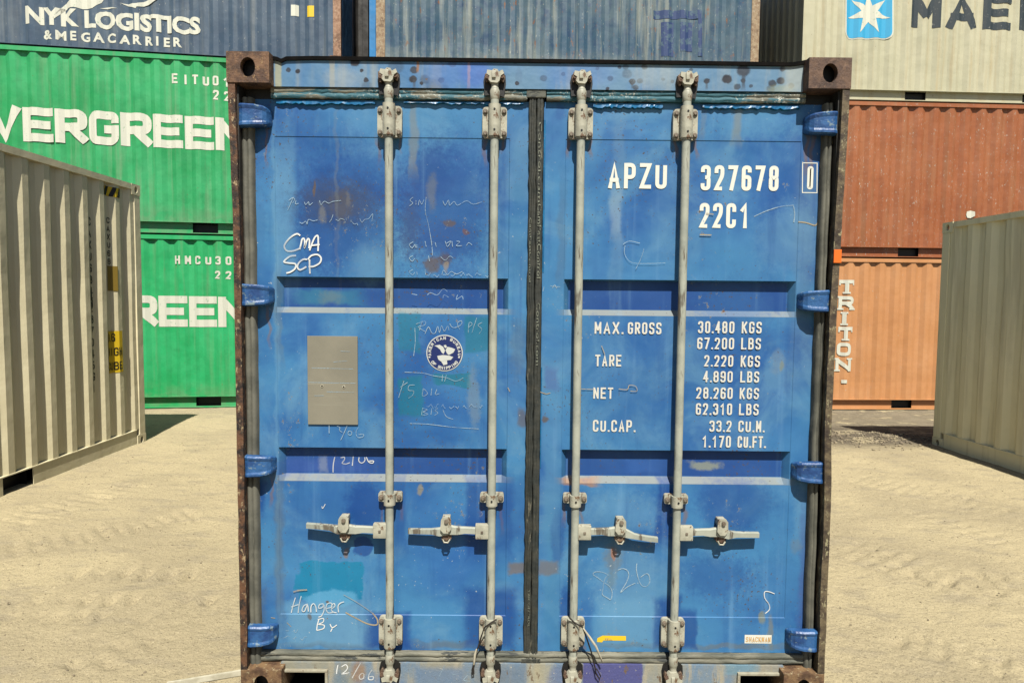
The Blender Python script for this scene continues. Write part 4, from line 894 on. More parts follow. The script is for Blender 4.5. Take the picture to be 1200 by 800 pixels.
down_text('CAXU6843', 2.12, 2.36, .085, .06, .014, .115)
down_text('4287045G1', 2.12, 1.62, .085, .06, .014, .115)
down_text('CAXU68', 2.45, 2.42, .06, .05, .01, .085)

# ------------------------------------------------------------------ the blue container in front
bx = empty('shipping_container'); tag(bx, 'blue container in the foreground, closed doors with four pale locking bars facing the camera', 'shipping container')
HB, LB_ = 2.60, 6.058
def post(sx, mt, bend):
    mb = MB(); prof = [(1.219, .004), (1.219, .165), (1.10, .165), (1.10, .13), (1.192, .13), (1.192, .004)]; zs = np.linspace(.117, 2.483, 27); v = []
    for z in zs:
        b = np.interp(z, bend[0], bend[1]); jit = random.uniform(-.0012, .0012); th = random.uniform(-.0015, .0015)
        for i_, (x, y) in enumerate(prof):
            xx = x-(b if y < .1 else b*.3)+(jit if i_ in (0, 5) else 0)+(th if i_ == 5 else 0); v.append((sx*xx, y, z))
    n = len(prof); fs = [(k*n+i_, k*n+(i_+1) % n, (k+1)*n+(i_+1) % n, (k+1)*n+i_) for k in range(len(zs)-1) for i_ in range(n)]
    mb.add(v, fs+[tuple(range(n)), tuple(range(len(v)-n, len(v)))]); return mb.build('corner_post', mt, bx)
post(-1, mat['post'], ([.1, .6, 1.2, 2.0, 2.35], [.018, .017, .016, .015, .003]))
post(1, mat['post_r'], ([.1, .5, .9, 1.15, 1.5, 1.9, 2.35], [.012, .013, .014, .023, .020, .014, .003]))
for sx in (-1, 1):
    MB().box(min(sx*1.05, sx*1.215), max(sx*1.05, sx*1.215), LB_-.1, LB_-.003, .118, HB-.118, .006).build('corner_post', mat['blue_body'], bx)
for (x, z, k) in ((-1.219, HB-.118, 'casting'), (1.219, HB-.118, 'casting_dark'), (-1.200, 0, 'casting_low'), (1.204, 0, 'casting_low')):
    s_ = 1 if x < 0 else -1
    mb_ = casting(bx, k, x, 0, z, s_*.98, 1)
    bv = MB().box(.02, .155, .05, .16, .01, .108).build('hollow', mat['hole'], mb_)
for x in (-1.219, 1.219):
    for z in (0, HB-.118): casting(bx, 'casting', x, LB_, z, 1 if x < 0 else -1, -1)
# header with its dark rim, sill with lifting slots
MB().box(-1.052, 1.056, .052, .14, 2.4835, 2.588).build('door_header', mat['header'], bx)
rimpts = [(-1.056, 2.594), (-1.035, 2.590), (-1.02, 2.583), (-1.0, 2.592), (-.9, 2.595), (-.4, 2.594), (.0, 2.593), (.5, 2.592), (1.0, 2.590), (1.03, 2.594), (1.058, 2.600)]
mb = MB(); v = []
for (x, z) in rimpts: v += [(x, .044, z-.009), (x, .044, z+.0055), (x, .16, z+.0055), (x, .16, z-.009)]
mb.add(v, [(4*k+i_, 4*k+(i_+1) % 4, 4*k+4+(i_+1) % 4, 4*k+4+i_) for k in range(len(rimpts)-1) for i_ in range(4)]); mb.build('header_rim', mat['rim'], bx)
slots = [(-1.045, -.855), (.862, 1.052)]
mb = MB(); zt_ = .124
mb.box(slots[0][1], slots[1][0], .052, .14, .0, zt_); mb.box(-1.052, slots[0][1]-.0001, .052, .14, .088, zt_); mb.box(slots[1][0]+.0001, 1.056, .052, .14, .088, zt_)
sill = mb.build('door_sill', mat['sill'], bx)
frm = hard('pale slot frame', (.42, .40, .30), (.34, .30, .22), (.2, .14, .09), 30)
for (a, b) in slots:
    mb = MB(); mb.box(a, b, .040, .10, .087, .0975, .002); mb.box(a-.0005, a+.011, .041, .10, .0, .0868, .002); mb.box(b-.011, b+.0005, .041, .10, .0, .0868, .002); mb.build('slot_frame', frm, sill)
    MB().add([(x, y, z) for y in (.10, .4) for x, z in ((a, 0), (b, 0), (b, .09), (a, .09))], [(0, 1, 5, 4), (1, 2, 6, 5), (2, 3, 7, 6), (3, 0, 4, 7), (4, 5, 6, 7)]).build('lifting_slot', mat['hole'], sill, norm=False)
# body behind the doors
pw = profile(LB_-.15, .278, .036, .072, .068, .06)
for sx in (-1, 1):
    v = []
    for (x, d) in pw: v += [(sx*(1.207-d), x+.12, .18), (sx*(1.207-d), x+.12, HB-.06)]
    MB().add(v, [(2*k, 2*k+1, 2*k+3, 2*k+2) for k in range(len(pw)-1)]).build('side_panel', mat['blue_body'], bx, norm=False)
    xa, xb = sorted((sx*1.215, sx*1.155))
    MB().box(xa, xb, .179, LB_-.179, HB-.06, HB-.003).build('top_rail', mat['blue_body'], bx); MB().box(xa, xb, .179, LB_-.179, .02, .179).build('bottom_rail', mat['blue_body'], bx)
v = []; n = 80
for k in range(n+1):
    y = .165+(LB_-.3)*k/n; d = (0, 0, .018, .018)[k % 4]; v += [(-1.19, y, HB-.02-d), (1.19, y, HB-.02-d)]
MB().add(v, [(2*k, 2*k+1, 2*k+3, 2*k+2) for k in range(n)]).build('roof', mat['blue_body'], bx, norm=False)
MB().box(-1.1, 1.1, LB_-.06, LB_-.02, .02, HB-.02).build('end_wall', mat['blue_body'], bx)
MB().box(-1.15, 1.15, .145, LB_-.07, .04, .16).build('underframe', mat['hole'], bx)

# black block standing in for the shade under each upper casting, beside the door head
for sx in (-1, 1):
    xa, xb = sorted((sx*1.075, sx*1.1805)); MB().box(xa, xb, .088, .128, 2.4215, 2.4815).build('casting_shade_block', mat['hole'], bx)
# door leaves
DY = .080
def leaf(sx, x0, x1, px0, px1, m_):
    """frame ring and pressed panel with two horizontal recesses"""
    mb = MB(); z0, z1 = .166, 2.441; pz0, pz1 = .317, 2.296; by = .125
    mb.add([(x0, DY, z0), (x1, DY, z0), (x1, DY, z1), (x0, DY, z1), (px0, DY, pz0), (px1, DY, pz0), (px1, DY, pz1), (px0, DY, pz1),
            (x0, by, z0), (x1, by, z0), (x1, by, z1), (x0, by, z1)],
           [(0, 1, 5, 4), (1, 2, 6, 5), (2, 3, 7, 6), (3, 0, 4, 7), (0, 8, 9, 1), (1, 9, 10, 2), (2, 10, 11, 3), (3, 11, 8, 0)])
    pd = DY+.0022; g_ = .003
    b = len(mb.v); mb.v += [(px0+g_, pd, pz0+g_), (px1-g_, pd, pz0+g_), (px1-g_, pd, pz1-g_), (px0+g_, pd, pz1-g_)]
    mb.f += [(4, 5, b+1, b), (5, 6, b+2, b+1), (6, 7, b+3, b+2), (7, 4, b, b+3)]
    zz = [(pz0+g_, 0), (.887, 0), (.911, 1), (1.022, 1), (1.028, 0), (1.586, 0), (1.608, 1), (1.727, 1), (1.733, 0), (pz1-g_, 0)]
    xa, xb = px0+g_, px1-g_; ns = 24; xs = [xa, xa+.020]+[xa+.020+(xb-xa-.040)*k/ns for k in range(1, ns)]+[xb-.020, xb]
    # flats split further so shallow dents can bend them
    full = []
    for (a, b2) in zip(zz, zz[1:]):
        ln = b2[0]-a[0]; k = max(1, int(ln/.045))
        for j in range(k): full.append((a[0]+ln*j/k, a[1]+(b2[1]-a[1])*j/k))
    full.append(zz[-1]); vv = []
    for (z, d) in full:
        for i_, x in enumerate(xs):
            e = 0 if i_ in (0, len(xs)-1) else 1
            dent = 0 if (i_ in (0, len(xs)-1) or d > 0 or z in (full[0][0], full[-1][0])) else .0035*(.45+float(fbm(np.array([x*3.5+sx*5]), np.array([z*3.5]), 3)[0]))
            vv.append((x, pd+.031*d*e+dent, z))
    n = len(xs); mb.add(vv, [(r*n+i_, r*n+i_+1, (r+1)*n+i_+1, (r+1)*n+i_) for r in range(len(full)-1) for i_ in range(n-1)])
    o = mb.build('door', m_, bx, norm=False)
    me_ = o.data; fl = [abs(p.normal.y) > .97 for p in me_.polygons]; me_.polygons.foreach_set('use_smooth', fl); me_.set_sharp_from_angle(angle=R(14)); return o
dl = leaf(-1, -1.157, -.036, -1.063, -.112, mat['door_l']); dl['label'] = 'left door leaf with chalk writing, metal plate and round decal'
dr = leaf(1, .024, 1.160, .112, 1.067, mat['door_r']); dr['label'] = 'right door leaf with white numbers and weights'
# rubber gaskets
def ribbed(x0, x1, zs, m_, par, name='door_gasket', y=.085, n=4, h=.012, jit=.0015):
    mb = MB(); prof = []
    for k in range(n*4+1):
        t = k/(n*4); prof.append((x0+(x1-x0)*t, y-h*(.35+.65*abs(math.sin(math.pi*t*n/1.0)))*math.sin(math.pi*min(1, max(0, t)))**.35))
    prof = [(x0, .12)]+prof+[(x1, .12)]; v = []
    for z in zs:
        j = random.uniform(-jit, jit)
        for (x, yy) in prof: v.append((x+j, yy+random.uniform(-jit, jit)*.5, z))
    m2 = len(prof); mb.add(v, [(k*m2+i_, k*m2+i_+1, (k+1)*m2+i_+1, (k+1)*m2+i_) for k in range(len(zs)-1) for i_ in range(m2-1)])
    return mb.build(name, m_, par, smooth=50)
zs = list(np.linspace(.112, 2.44, 40))
ribbed(-1.183, -1.139, zs, mat['rubber_side'], dl, y=.056, n=2); ribbed(1.143, 1.178, zs, mat['rubber_side'], dr, y=.056, n=2)
for sx in (-1, 1):
    xa, xb = sorted((sx*1.182, sx*1.1895)); MB().box(xa, xb, .0245, .1295, .12, 2.48).build('post_liner', mat['post_in'], bx)
cg = ribbed(-.036, -.0065, list(np.linspace(.12, 2.47, 70)), mat['rubber_mid'], dl, y=.066, n=3, h=.005, jit=.0025)
ribbed(-.0055, .022, list(np.linspace(.12, 2.47, 70)), mat['rubber_mid'], dr, y=.064, n=2, h=.005, jit=.002)
def hgask(x0, x1, z0, z1, m_, par, y=.064, h=.006, folds=2):
    xs = np.linspace(x0, x1, 46); mb = MB(); prof = []
    for k in range(folds*5+1):
        t = k/(folds*5); prof.append((z0+(z1-z0)*t, y-h*(.3+.7*abs(math.sin(math.pi*t*folds)))))
    prof = [(z0, .12)]+prof+[(z1, .12)]; v = []; m2 = len(prof)
    for x in xs:
        j = random.uniform(-.002, .002)
        for (z, yy) in prof: v.append((x, yy+random.uniform(-.001, .001), z+j))
    mb.add(v, [(k*m2+i_, k*m2+i_+1, (k+1)*m2+i_+1, (k+1)*m2+i_) for k in range(len(xs)-1) for i_ in range(m2-1)]); return mb.build('door_gasket', m_, par, smooth=50)
hgask(-1.068, -.045, 2.4415, 2.4825, mat['rubber_top'], dl, folds=2); hgask(.033, 1.068, 2.4415, 2.4825, mat['rubber_top'], dr, folds=2)
hgask(-1.17, -.0105, .1255, .165, mat['rubber_low'], dl, folds=2); hgask(-.010, 1.15, .1255, .165, mat['rubber_low'], dr, folds=2)
MB().box(-.046, .035, .058, .075, .118, .142, .003).build('gasket_foot', mat['rubber_mid'], dl)
MB().box(-.048, .030, .056, .07, 2.452, 2.484, .004).build('gasket_head', mat['rubber_low'], dl)
# teal sealant smeared along the top and the centre
def smear(par, x0, x1, z0, z1, n=30, y=DY-.0015):
    mb = MB(); v = []
    for k in range(n+1):
        x = x0+(x1-x0)*k/n; lo = z0+random.uniform(-.006, .003)*(1 if 0 < k < n else 0); v += [(x, .068+random.uniform(-.002, .002), lo), (x, .070, z1), (x, DY+.002, lo-.003)]
    mb.add(v, [(3*k, 3*k+3, 3*k+4, 3*k+1) for k in range(n)]+[(3*k+2, 3*k+5, 3*k+3, 3*k) for k in range(n)]); return mb.build('sealant_bead', mat['sealant'], par, norm=False)
smear(dl, -1.05, -.655, 2.424, 2.436); smear(dl, -.54, -.06, 2.430, 2.436); smear(dr, .22, .50, 2.422, 2.436); smear(dr, .66, 1.05, 2.424, 2.436)
MB().box(.0245, .031, DY-.0015, DY+.002, 1.76, 2.37).build('sealant_bead', mat['sealant'], dr); MB().box(.0245, .0285, DY-.0014, DY+.002, .95, 1.37).build('sealant_bead', mat['sealant'], dr)

# locking bars and their hardware
BY = .040
XB = [-.594, -.174, .170, .589]; par_of = [dl, dl, dr, dr]
def bolts(mb, pts, r=.0085, y=.05, h=.009):
    for (x, z) in pts: mb.cyl((x, y, z), (x, y-h*.5, z), r*1.25, n=12); mb.cyl((x, y-h*.5, z), (x, y-h, z), r, r*.8, n=6)
def rplate(w, h, r, y0, y1, cx, cz):
    pts = []
    for (sx, sz, a0) in ((1, 1, 0), (-1, 1, 90), (-1, -1, 180), (1, -1, 270)):
        for k in range(4):
            a = R(a0+30*k); pts.append((cx+sx*(w/2-r)+r*math.cos(a), cz+sz*(h/2-r)+r*math.sin(a)))
    return MB().prism(pts, 'y', y0, y1)
hwp = {}
def once(key, fn, parent, loc):
    """build the first, copy the rest with their parts"""
    if key not in hwp: o = fn(); hwp[key] = o
    else:
        src = hwp[key]; o = src.copy(); col.objects.link(o)
    o.parent = parent; o.location = loc; return o
# pieces are at most thing > part > sub-part: bars, brackets, bolts, cams all hang under their door leaf
def bar(): return MB().lathe([(.0165, .148), (.0165, 2.33), (.0165, 2.435), (.0165, 2.48)], 0, BY, 20).build('locking_bar', mat['bar'], None, smooth=40)
def big_bracket():
    mb = rplate(.098, .122, .014, .056, .078, 0, 0); mb.cyl((0, BY, -.058), (0, BY, .066), .0245, n=24); mb.cyl((0, BY, -.064), (0, BY, -.058), .021, n=24); mb.box(-.0245, .0245, BY, .056, -.05, .06)
    return mb.build('bar_bracket', mat['cream'], None, smooth=35)
def big_bolt():
    mb = MB(); bolts(mb, [(0, 0)], y=.056, r=.0082); return mb.build('bolt', mat['bolt'], None)
def small_bolt():
    mb = MB(); bolts(mb, [(0, 0)], y=.056, r=.009); return mb.build('bolt', mat['bolt'], None)
def dot(): return MB().cyl((0, BY-.0245, 0), (0, BY-.0262, 0), .0042, n=10).build('grease_hole', mat['hole'], None)
def mid_bracket():
    mb = rplate(.098, .040, .009, .056, .078, 0, .004); mb.cyl((0, BY, -.024), (0, BY, .022), .0235, n=24); mb.box(-.0235, .0235, BY, .056, -.020, .02)
    return mb.build('bar_guide', mat['cream'], None, smooth=35)
def cam():
    """forged cam head: neck, collar, then a crosswise hooked head with broken edges"""
    mb = MB().lathe([(.0165, -.075), (.0185, -.07), (.0195, -.040), (.0165, -.034), (.0135, -.022), (.0145, -.010), (.017, .006), (.013, .014)], 0, BY, 18)
    mb.prism([(-.016, -.012), (-.027, .000), (-.020, .012), (-.033, .020), (-.030, .036), (-.012, .033), (-.004, .040), (.010, .038), (.016, .028), (.031, .036), (.036, .022), (.024, .014), (.018, -.006), (.010, -.014)], 'y', .020, .046)
    mb.box(-.012, .004, .013, .022, .004, .032, .003)
    return mb.build('bar_cam', mat['cream'], None, smooth=30)
def plate():  # near-black plate painted as the shade round each cam head
    return MB().prism([(-.040, -.052), (-.046, .004), (-.040, .030), (-.024, .040), (.0, .036), (.022, .044), (.042, .026), (.044, -.006), (.036, -.058), (.010, -.05)], 'y', .0485, .0518).build('cam_shade_plate', mat['hole'], None)
def keeper(): return MB().prism([(-.026, -.006), (-.034, -.012), (-.040, .004), (-.038, .026), (-.026, .034), (-.016, .022), (-.020, .008)], 'y', .026, .0475).cyl((-.029, .034, .010), (-.029, .019, .010), .009, n=10).build('cam_keeper', kp, None, smooth=30)
kp = rustmat('rust flaked keeper', (.24, .15, .09), (.10, .055, .035), (.48, .42, .32), 7)
for i_, x in enumerate(XB):
    par = par_of[i_]; once('bar', bar, par, (x, 0, 0))
    for z in (2.352, .260):
        once('bb', big_bracket, par, (x, 0, z))
        for bx_ in (-.0375, .0375):
            for bz_ in (.043, -.044): once('bbo', big_bolt, par, (x+bx_, 0, z+bz_))
        for bz_ in (-.036, .043): once('dot', dot, par, (x, 0, z+bz_))
    once('mb', mid_bracket, par, (x, 0, .826)); once('dot', dot, par, (x, 0, .826))
    for bx_ in (-.037, .037): once('mbo', small_bolt, par, (x+bx_, 0, .828))
    for z, sz in ((2.512, 1), (.096, -1)):
        once('plate', plate, par, (x, 0, z-(.004 if sz > 0 else -.002))); c = once('cam', cam, par, (x, 0, z-.001)); c.scale = (1, 1, sz); sc_ = random.uniform(.9, 1.1)
        for sx in (-1, 1): c = once('keep', keeper, par, (x, .004*random.uniform(.5, 1.5), z)); c.scale = (sx, 1, sz*random.uniform(.8, 1.15)); c.rotation_euler.y = random.uniform(-.15, .15)
# handles
def handle(i_, dirn, tip_dz, kink):
    x = XB[i_]; par = par_of[i_]; z = .695; s = dirn
    mb = MB(); bx0, bx1 = sorted((x+s*.012, x+s*.066)); mb.box(bx0, bx1, .026, .054, z-.030, z+.030, .003); mb.build('handle_hub', mat['cream'], par, smooth=30)
    # forged flat bar, thick at the catch and thinning to the grip
    xs = [0.05, .11, .14, .175, .215, .25, .30, .345]; dz = [0, .002, .0, .004, -.002, tip_dz*.5, tip_dz*.8, tip_dz]; hh = [.013, .013, .016, .019, .017, .011, .0105, .0105]; yy = [.036, .038, .038, .036, .037, .040, .042, .044]
    mb = MB(); v = []
    for a, b, c_, d in zip(xs, dz, hh, yy):
        b2 = b+(kink if a > .2 else 0); X_ = x+s*a
        v += [(X_, d, z+b2-c_), (X_, d, z+b2+c_*.75), (X_, d+.006, z+b2+c_), (X_, d+.016, z+b2+c_), (X_, d+.016, z+b2-c_)]
    mb.add(v, [(5*k+j, 5*k+(j+1) % 5, 5*k+5+(j+1) % 5, 5*k+5+j) for k in range(len(xs)-1) for j in range(5)]+[(0, 1, 2, 3, 4), tuple(range(len(v)-5, len(v)))])
    mb.build('door_handle', mat['bar'], par, smooth=25)
    # catch: a pivoting tongue above, its lug below
    cx = x+s*.187; hx = cx
    mb = MB().prism([(hx-.020, z+.048), (hx-.014, z+.060), (hx+.012, z+.062), (hx+.021, z+.050), (hx+.022, z+.012), (hx+.010, z-.006), (hx-.010, z-.006), (hx-.023, z+.010)], 'y', .024, .034)
    mb.box(hx-.016, hx+.016, .034, .079, z+.028, z+.058, .003); mb.build('handle_catch', mat['cream'], par, smooth=30)
    mb = MB(); mb.cyl((hx+.002, .024, z+.046), (hx+.002, .016, z+.046), .0085, n=10); mb.build('catch_bolt', mat['bolt'], par)
    mb = MB().prism([(hx-.022, z-.010), (hx+.022, z-.010), (hx+.021, z-.034), (hx+.010, z-.050), (hx-.008, z-.051), (hx-.020, z-.036)], 'y', .046, .079)
    mb.cyl((hx, .046, z-.027), (hx, .039, z-.027), .013, n=12); mb.build('catch_lug', kp, par, smooth=30)
    mb = MB().tube([(hx-.015, .040, z-.034), (hx-.008, .038, z-.048), (hx+.007, .038, z-.049), (hx+.016, .040, z-.036)], .0035, 6); mb.build('catch_ring', mat['cream'], par)
    MB().box(bx0+.022, bx0+.032, +.0225, .0255, z-.005, z+.005, .001).build('hub_pin', mat['bolt'], par)
handle(0, -1, .012, .002); handle(1, -1, -.002, -.004); handle(2, 1, -.030, -.004); handle(3, 1, -.004, -.006)
# hinges
def hinge(sx, z, k):
    """cast blade curling from the post over the gasket to the door edge"""
    par = dl if sx < 0 else dr; mb = MB(); v = []
    P = [(1.190, .030, .046, .020), (1.182, .018, .046, .026), (1.168, .012, .045, .030), (1.125, .014, .043, .030), (1.095, .026, .040, .028), (1.082, .038, .036, .026), (1.074, .056, .030, .018), (1.070, .078, .024, .006)]
    for (x, y, h2, th) in P:
        xx = sx*(x-.002)
        v += [(xx, y+.006, z+h2), (xx, y, z+h2-.006), (xx, y+.001, z+h2-.012), (xx, y+.0045, z+h2-.020), (xx, y+.0045, z-h2+.022), (xx, y+.001, z-h2+.014), (xx, y+.001, z-h2+.006), (xx, y+.010, z-h2), (xx, y+th+.006, z-h2), (xx, y+th+.006, z+h2)]
    n = 10; mb.add(v, [(a*n+j, a*n+(j+1) % n, (a+1)*n+(j+1) % n, (a+1)*n+j) for a in range(len(P)-1) for j in range(n)]+[tuple(range(n)), tuple(range(len(v)-n, len(v)))])
    mb.build('hinge', mat['hingepaint'], par, smooth=16)
    mb = MB().cyl((sx*1.183, .072, z-.056), (sx*1.183, .072, z+.056), .013, n=14); mb.build('hinge_pin', mat['post'], par, smooth=40)
    for dz in (-.066, .066): MB().box(min(sx*1.166, sx*1.191), max(sx*1.166, sx*1.191), .06, .13, z+dz-.009, z+dz+.009, .003).build('hinge_lug', mat['post'], par)
for z in [2.363, 1.655, 0.959, 0.2479]: hinge(-1, z, 0)
for z in [2.3556, 1.6522, 0.9522, 0.2443]: hinge(1, z, 0)
MB().box(1.1756, 1.2058, -.004, .003, 1.8047, 1.8572, .001).build('reflector', mat['orange'], bx)

# print, plate and decal on the doors
def word(txt, x0, x1, z0, z1, m_, par, label=None, sw=.15, y=DY-.0008, wr=.80):
    """fit the word into the box; wr: letter width against step"""
    if x1 < 1.06: y = DY+.0012
    u = sum(.45 if c == '.' else 1 for c in txt[:-1]); adv = (x1-x0)/(u+wr*(.3 if txt[-1] == '.' else 1)); h = z1-z0
    if h > .08:                                      # the big number: letter by letter
        for k, ch in enumerate(txt): F = Flat(); F.text(ch, x0+adv*k, z0, adv*wr, h, h*sw, adv, .5); F.build('letter', m_, par, y, None, label)
        return
    F = Flat(); F.text(txt, x0, z0, adv*wr, h, h*sw, adv, .5); return F.build('lettering', m_, par, y, None, label)
word('APZU', 0.288, 0.5253, 2.1013, 2.2036, mat['white'], dr, 'white container prefix', 0.155, DY-.0008, 0.74)
word('327678', 0.663, 0.9793, 2.097, 2.1982, mat['white'], dr, 'white serial number', 0.155, DY-.0008, 0.72)
word('22C1', 0.6618, 0.865, 1.9459, 2.0466, mat['white'], dr, 'white size and type code', 0.155, DY-.0008, 0.74)
word('0', 1.0945, 1.1189, 2.1047, 2.1972, mat['white'], dr, 'white check digit', 0.16, DY-.0008, 0.8)
F = Flat(); F.rib([(1.0736, 2.2105), (1.1325, 2.21), (1.1362, 2.0915), (1.0768, 2.0916), (1.0735, 2.2139)], .0035); F.build('digit_frame', mat['white'], dr, DY-.0008)
word('MAX.', 0.2425, 0.3616, 1.5107, 1.5595, mat['white_w'], dr, None, 0.15, DY-.0008, 0.74)
word('GROSS', 0.379, 0.5173, 1.5109, 1.5595, mat['white_w'], dr, None, 0.15, DY-.0008, 0.74)
word('TARE', 0.2469, 0.3547, 1.3769, 1.4248, mat['white_w'], dr, None, 0.15, DY-.0008, 0.74)
word('NET', 0.2418, 0.3235, 1.2422, 1.2891, mat['white_w'], dr, None, 0.15, DY-.0008, 0.74)
word('CU.CAP.', 0.2419, 0.419, 1.1046, 1.154, mat['white_w'], dr, None, 0.15, DY-.0008, 0.74)
word('30.480', 0.6678, 0.8174, 1.5174, 1.5665, mat['white_w'], dr, None, 0.15, DY-.0008, 0.74)
word('KGS', 0.8477, 0.9297, 1.518, 1.5661, mat['white_w'], dr, None, 0.15, DY-.0008, 0.74)
word('67.200', 0.666, 0.8183, 1.4516, 1.4994, mat['white_w'], dr, None, 0.15, DY-.0008, 0.74)
word('LBS', 0.8472, 0.9284, 1.4518, 1.4994, mat['white_w'], dr, None, 0.15, DY-.0008, 0.74)
word('2.220', 0.6968, 0.8166, 1.3799, 1.4269, mat['white_w'], dr, None, 0.15, DY-.0008, 0.74)
word('KGS', 0.8476, 0.9272, 1.3795, 1.4268, mat['white_w'], dr, None, 0.15, DY-.0008, 0.74)
word('4.890', 0.6943, 0.8164, 1.3151, 1.3615, mat['white_w'], dr, None, 0.15, DY-.0008, 0.74)
word('LBS', 0.8478, 0.9257, 1.315, 1.3618, mat['white_w'], dr, None, 0.15, DY-.0008, 0.74)
word('28.260', 0.6672, 0.8184, 1.246, 1.2935, mat['white_w'], dr, None, 0.15, DY-.0008, 0.74)
word('KGS', 0.8474, 0.9272, 1.2462, 1.293, mat['white_w'], dr, None, 0.15, DY-.0008, 0.74)
word('62.310', 0.6675, 0.8179, 1.179, 1.2274, mat['white_w'], dr, None, 0.15, DY-.0008, 0.74)
word('LBS', 0.8466, 0.9279, 1.1792, 1.2269, mat['white_w'], dr, None, 0.15, DY-.0008, 0.74)
word('33.2', 0.7257, 0.8172, 1.1088, 1.1554, mat['white_w'], dr, None, 0.15, DY-.0008, 0.74)
word('CU.M.', 0.8462, 0.9553, 1.1085, 1.1559, mat['white_w'], dr, None, 0.15, DY-.0008, 0.74)
word('1.170', 0.6974, 0.8166, 1.0427, 1.0921, mat['white_w'], dr, None, 0.15, DY-.0008, 0.74)
word('CU.FT.', 0.8447, 0.962, 1.0425, 1.0916, mat['white_w'], dr, None, 0.15, DY-.0008, 0.74)
o = MB().box(-0.9374, -0.731, .0775, .0835, 1.1251, 1.4912, .0012).build('data_plate', mat['plate'], dl); o['label'] = 'bare weathered metal plate with two rivet holes'
F = Flat()
for (a, b, c, d) in ((-.92, 1.36, -.75, 1.357), (-.935, 1.30, -.74, 1.298), (-.86, 1.262, -.745, 1.26), (-.83, 1.385, -.775, 1.39), (-.80, 1.43, -.76, 1.428), (-.91, 1.245, -.87, 1.246)): F.rib([(a, b), (c, d)], .0022)
F.build('scratch', mat['chalk_f'], dl, .0771)
for (x, z) in [(-0.8776, 1.2856), (-0.788, 1.2829)]:
    mb = MB(); mb.cyl((x, .0775, z), (x, .0755, z), .0062, n=14); mb.build('plate_rivet', mat['tin'], dl); MB().cyl((x, .0755, z), (x, .0747, z), .0038, n=10).build('rivet_hole', mat['hole'], dl)
# round decal
DC = (-0.3738, 1.4257); rd = .075
def disc(r, m_, y, n=48, r_in=None, name='decal'):
    F = Flat(); c = [(DC[0]+r*math.cos(2*math.pi*k/n), DC[1]+r*math.sin(2*math.pi*k/n)) for k in range(n)]
    if r_in is None: F.poly(c)
    else: F.rib(c+[c[0], c[1]], r_in)
    return F.build(name, m_, dl, y)
disc(rd, mat['silver'], .0814); o = disc(rd-.004, mat['navy'], .0806); o['label'] = 'round navy decal with pale eagle and lettering round its rim'
def arc_text(txt, a0, a1, r, h, w, up, m_):
    n = len(txt)
    F2 = Flat()
    for k, ch in enumerate(txt):
        if ch == ' ': continue
        a = R(a0+(a1-a0)*k/(n-1)); F = Flat(); F.text(ch, -w/2, -h/2, w, h, h*.24, w, .4)
        rot = (a-math.pi/2) if up else (a+math.pi/2); ca, sa = math.cos(rot), math.sin(rot); cx, cz = DC[0]+r*math.cos(a), DC[1]+r*math.sin(a); b = len(F2.v)
        F2.v += [(cx+x*ca-z*sa, y, cz+x*sa+z*ca) for x, y, z in F.v]; F2.f += [tuple(i_+b for i_ in q) for q in F.f]
    return F2.build('decal_lettering', m_, dl, .0799)
arc_text('AMERICAN BUREAU', 186, -6, .0615, .0125, .0105, True, mat['silver']); arc_text('OF SHIPPING', 218, 322, .0615, .0125, .0105, False, mat['silver'])
F = Flat()
for poly in ([(-.042, .030), (-.020, .034), (-.006, .026), (.002, .010), (-.004, -.004), (-.012, .002), (-.018, .014), (-.030, .024)],
             [(.004, .012), (.012, .026), (.030, .022), (.044, .016), (.036, .002), (.018, -.008), (.010, -.002)],
             [(-.004, .032), (.006, .034), (.010, .024), (.002, .020)], [(-.030, -.012), (-.008, -.008), (.018, -.010), (.036, -.016), (.026, -.028), (.006, -.030), (-.016, -.034), (-.026, -.026)],
             [(-.014, -.034), (.010, -.030), (.012, -.046), (-.004, -.050)]):
    F.poly([(DC[0]+a, DC[1]+b) for a, b in poly])
F.build('decal_eagle', mat['silver'], dl, .0798)
F = Flat(); F.text('.', DC[0]-.064, DC[1]-.02, .012, .006, .006, .01); F.text('.', DC[0]+.058, DC[1]-.02, .012, .006, .006, .01); F.build('decal_lettering', mat['silver'], dl, .0799)
F = Flat(); F.poly([(0.2758, 0.2249), (0.2973, 0.2362), (0.3966, 0.2351), (0.397, 0.2147), (0.3013, 0.2147), (0.296, 0.2064), (0.2743, 0.2081)]); F.build('tape', mat['yellow'], dr, DY-.0010, None, 'small strip of yellow tape')
F = Flat(); F.text('SEAL', 0.3084, 0.2177, .006, .008, .0016, .0085); F.build('tape_print', mat['label_p'], dr, DY-.0022)
F = Flat(); F.poly([(.899, .207), (1.013, .207), (1.013, .244), (.899, .244)]); F.build('label_strip', mat['white'], dr, DY-.001, None, 'small white label with orange print')
F = Flat(); F.text('SHACKMAN', .904, .214, .0105, .022, .0032, .0135); F.build('label_print', mat['label_p'], dr, DY-.0022)
# print along the centre gasket, reading downwards
def down(txt, x, z, size, m_, par, y, L_):
    F = font_flat(txt, size); w = max(v[0] for v in F.v); k = L_/w
    F.v = [(v[2]+0, 0, -v[0]*k) for v in F.v]; F.v = [(x+v[0], v[1], z+v[2]) for v in F.v]; F.build('gasket_print', m_, par, y)
down('Control.com', .002, 2.36, .018, mat['print'], dr, .0580, .32); down('CamPestControl', .002, 2.035, .021, mat['print'], dr, .0580, .30); down('Control.com', .002, 1.64, .018, mat['print'], dr, .0580, .26)
down('CamPestControl', -.030, 1.98, .010, mat['print'], dl, .0600, .26); down('TRICONTROL', -.020, .44, .011, mat['print'], dl, .0600, .16)

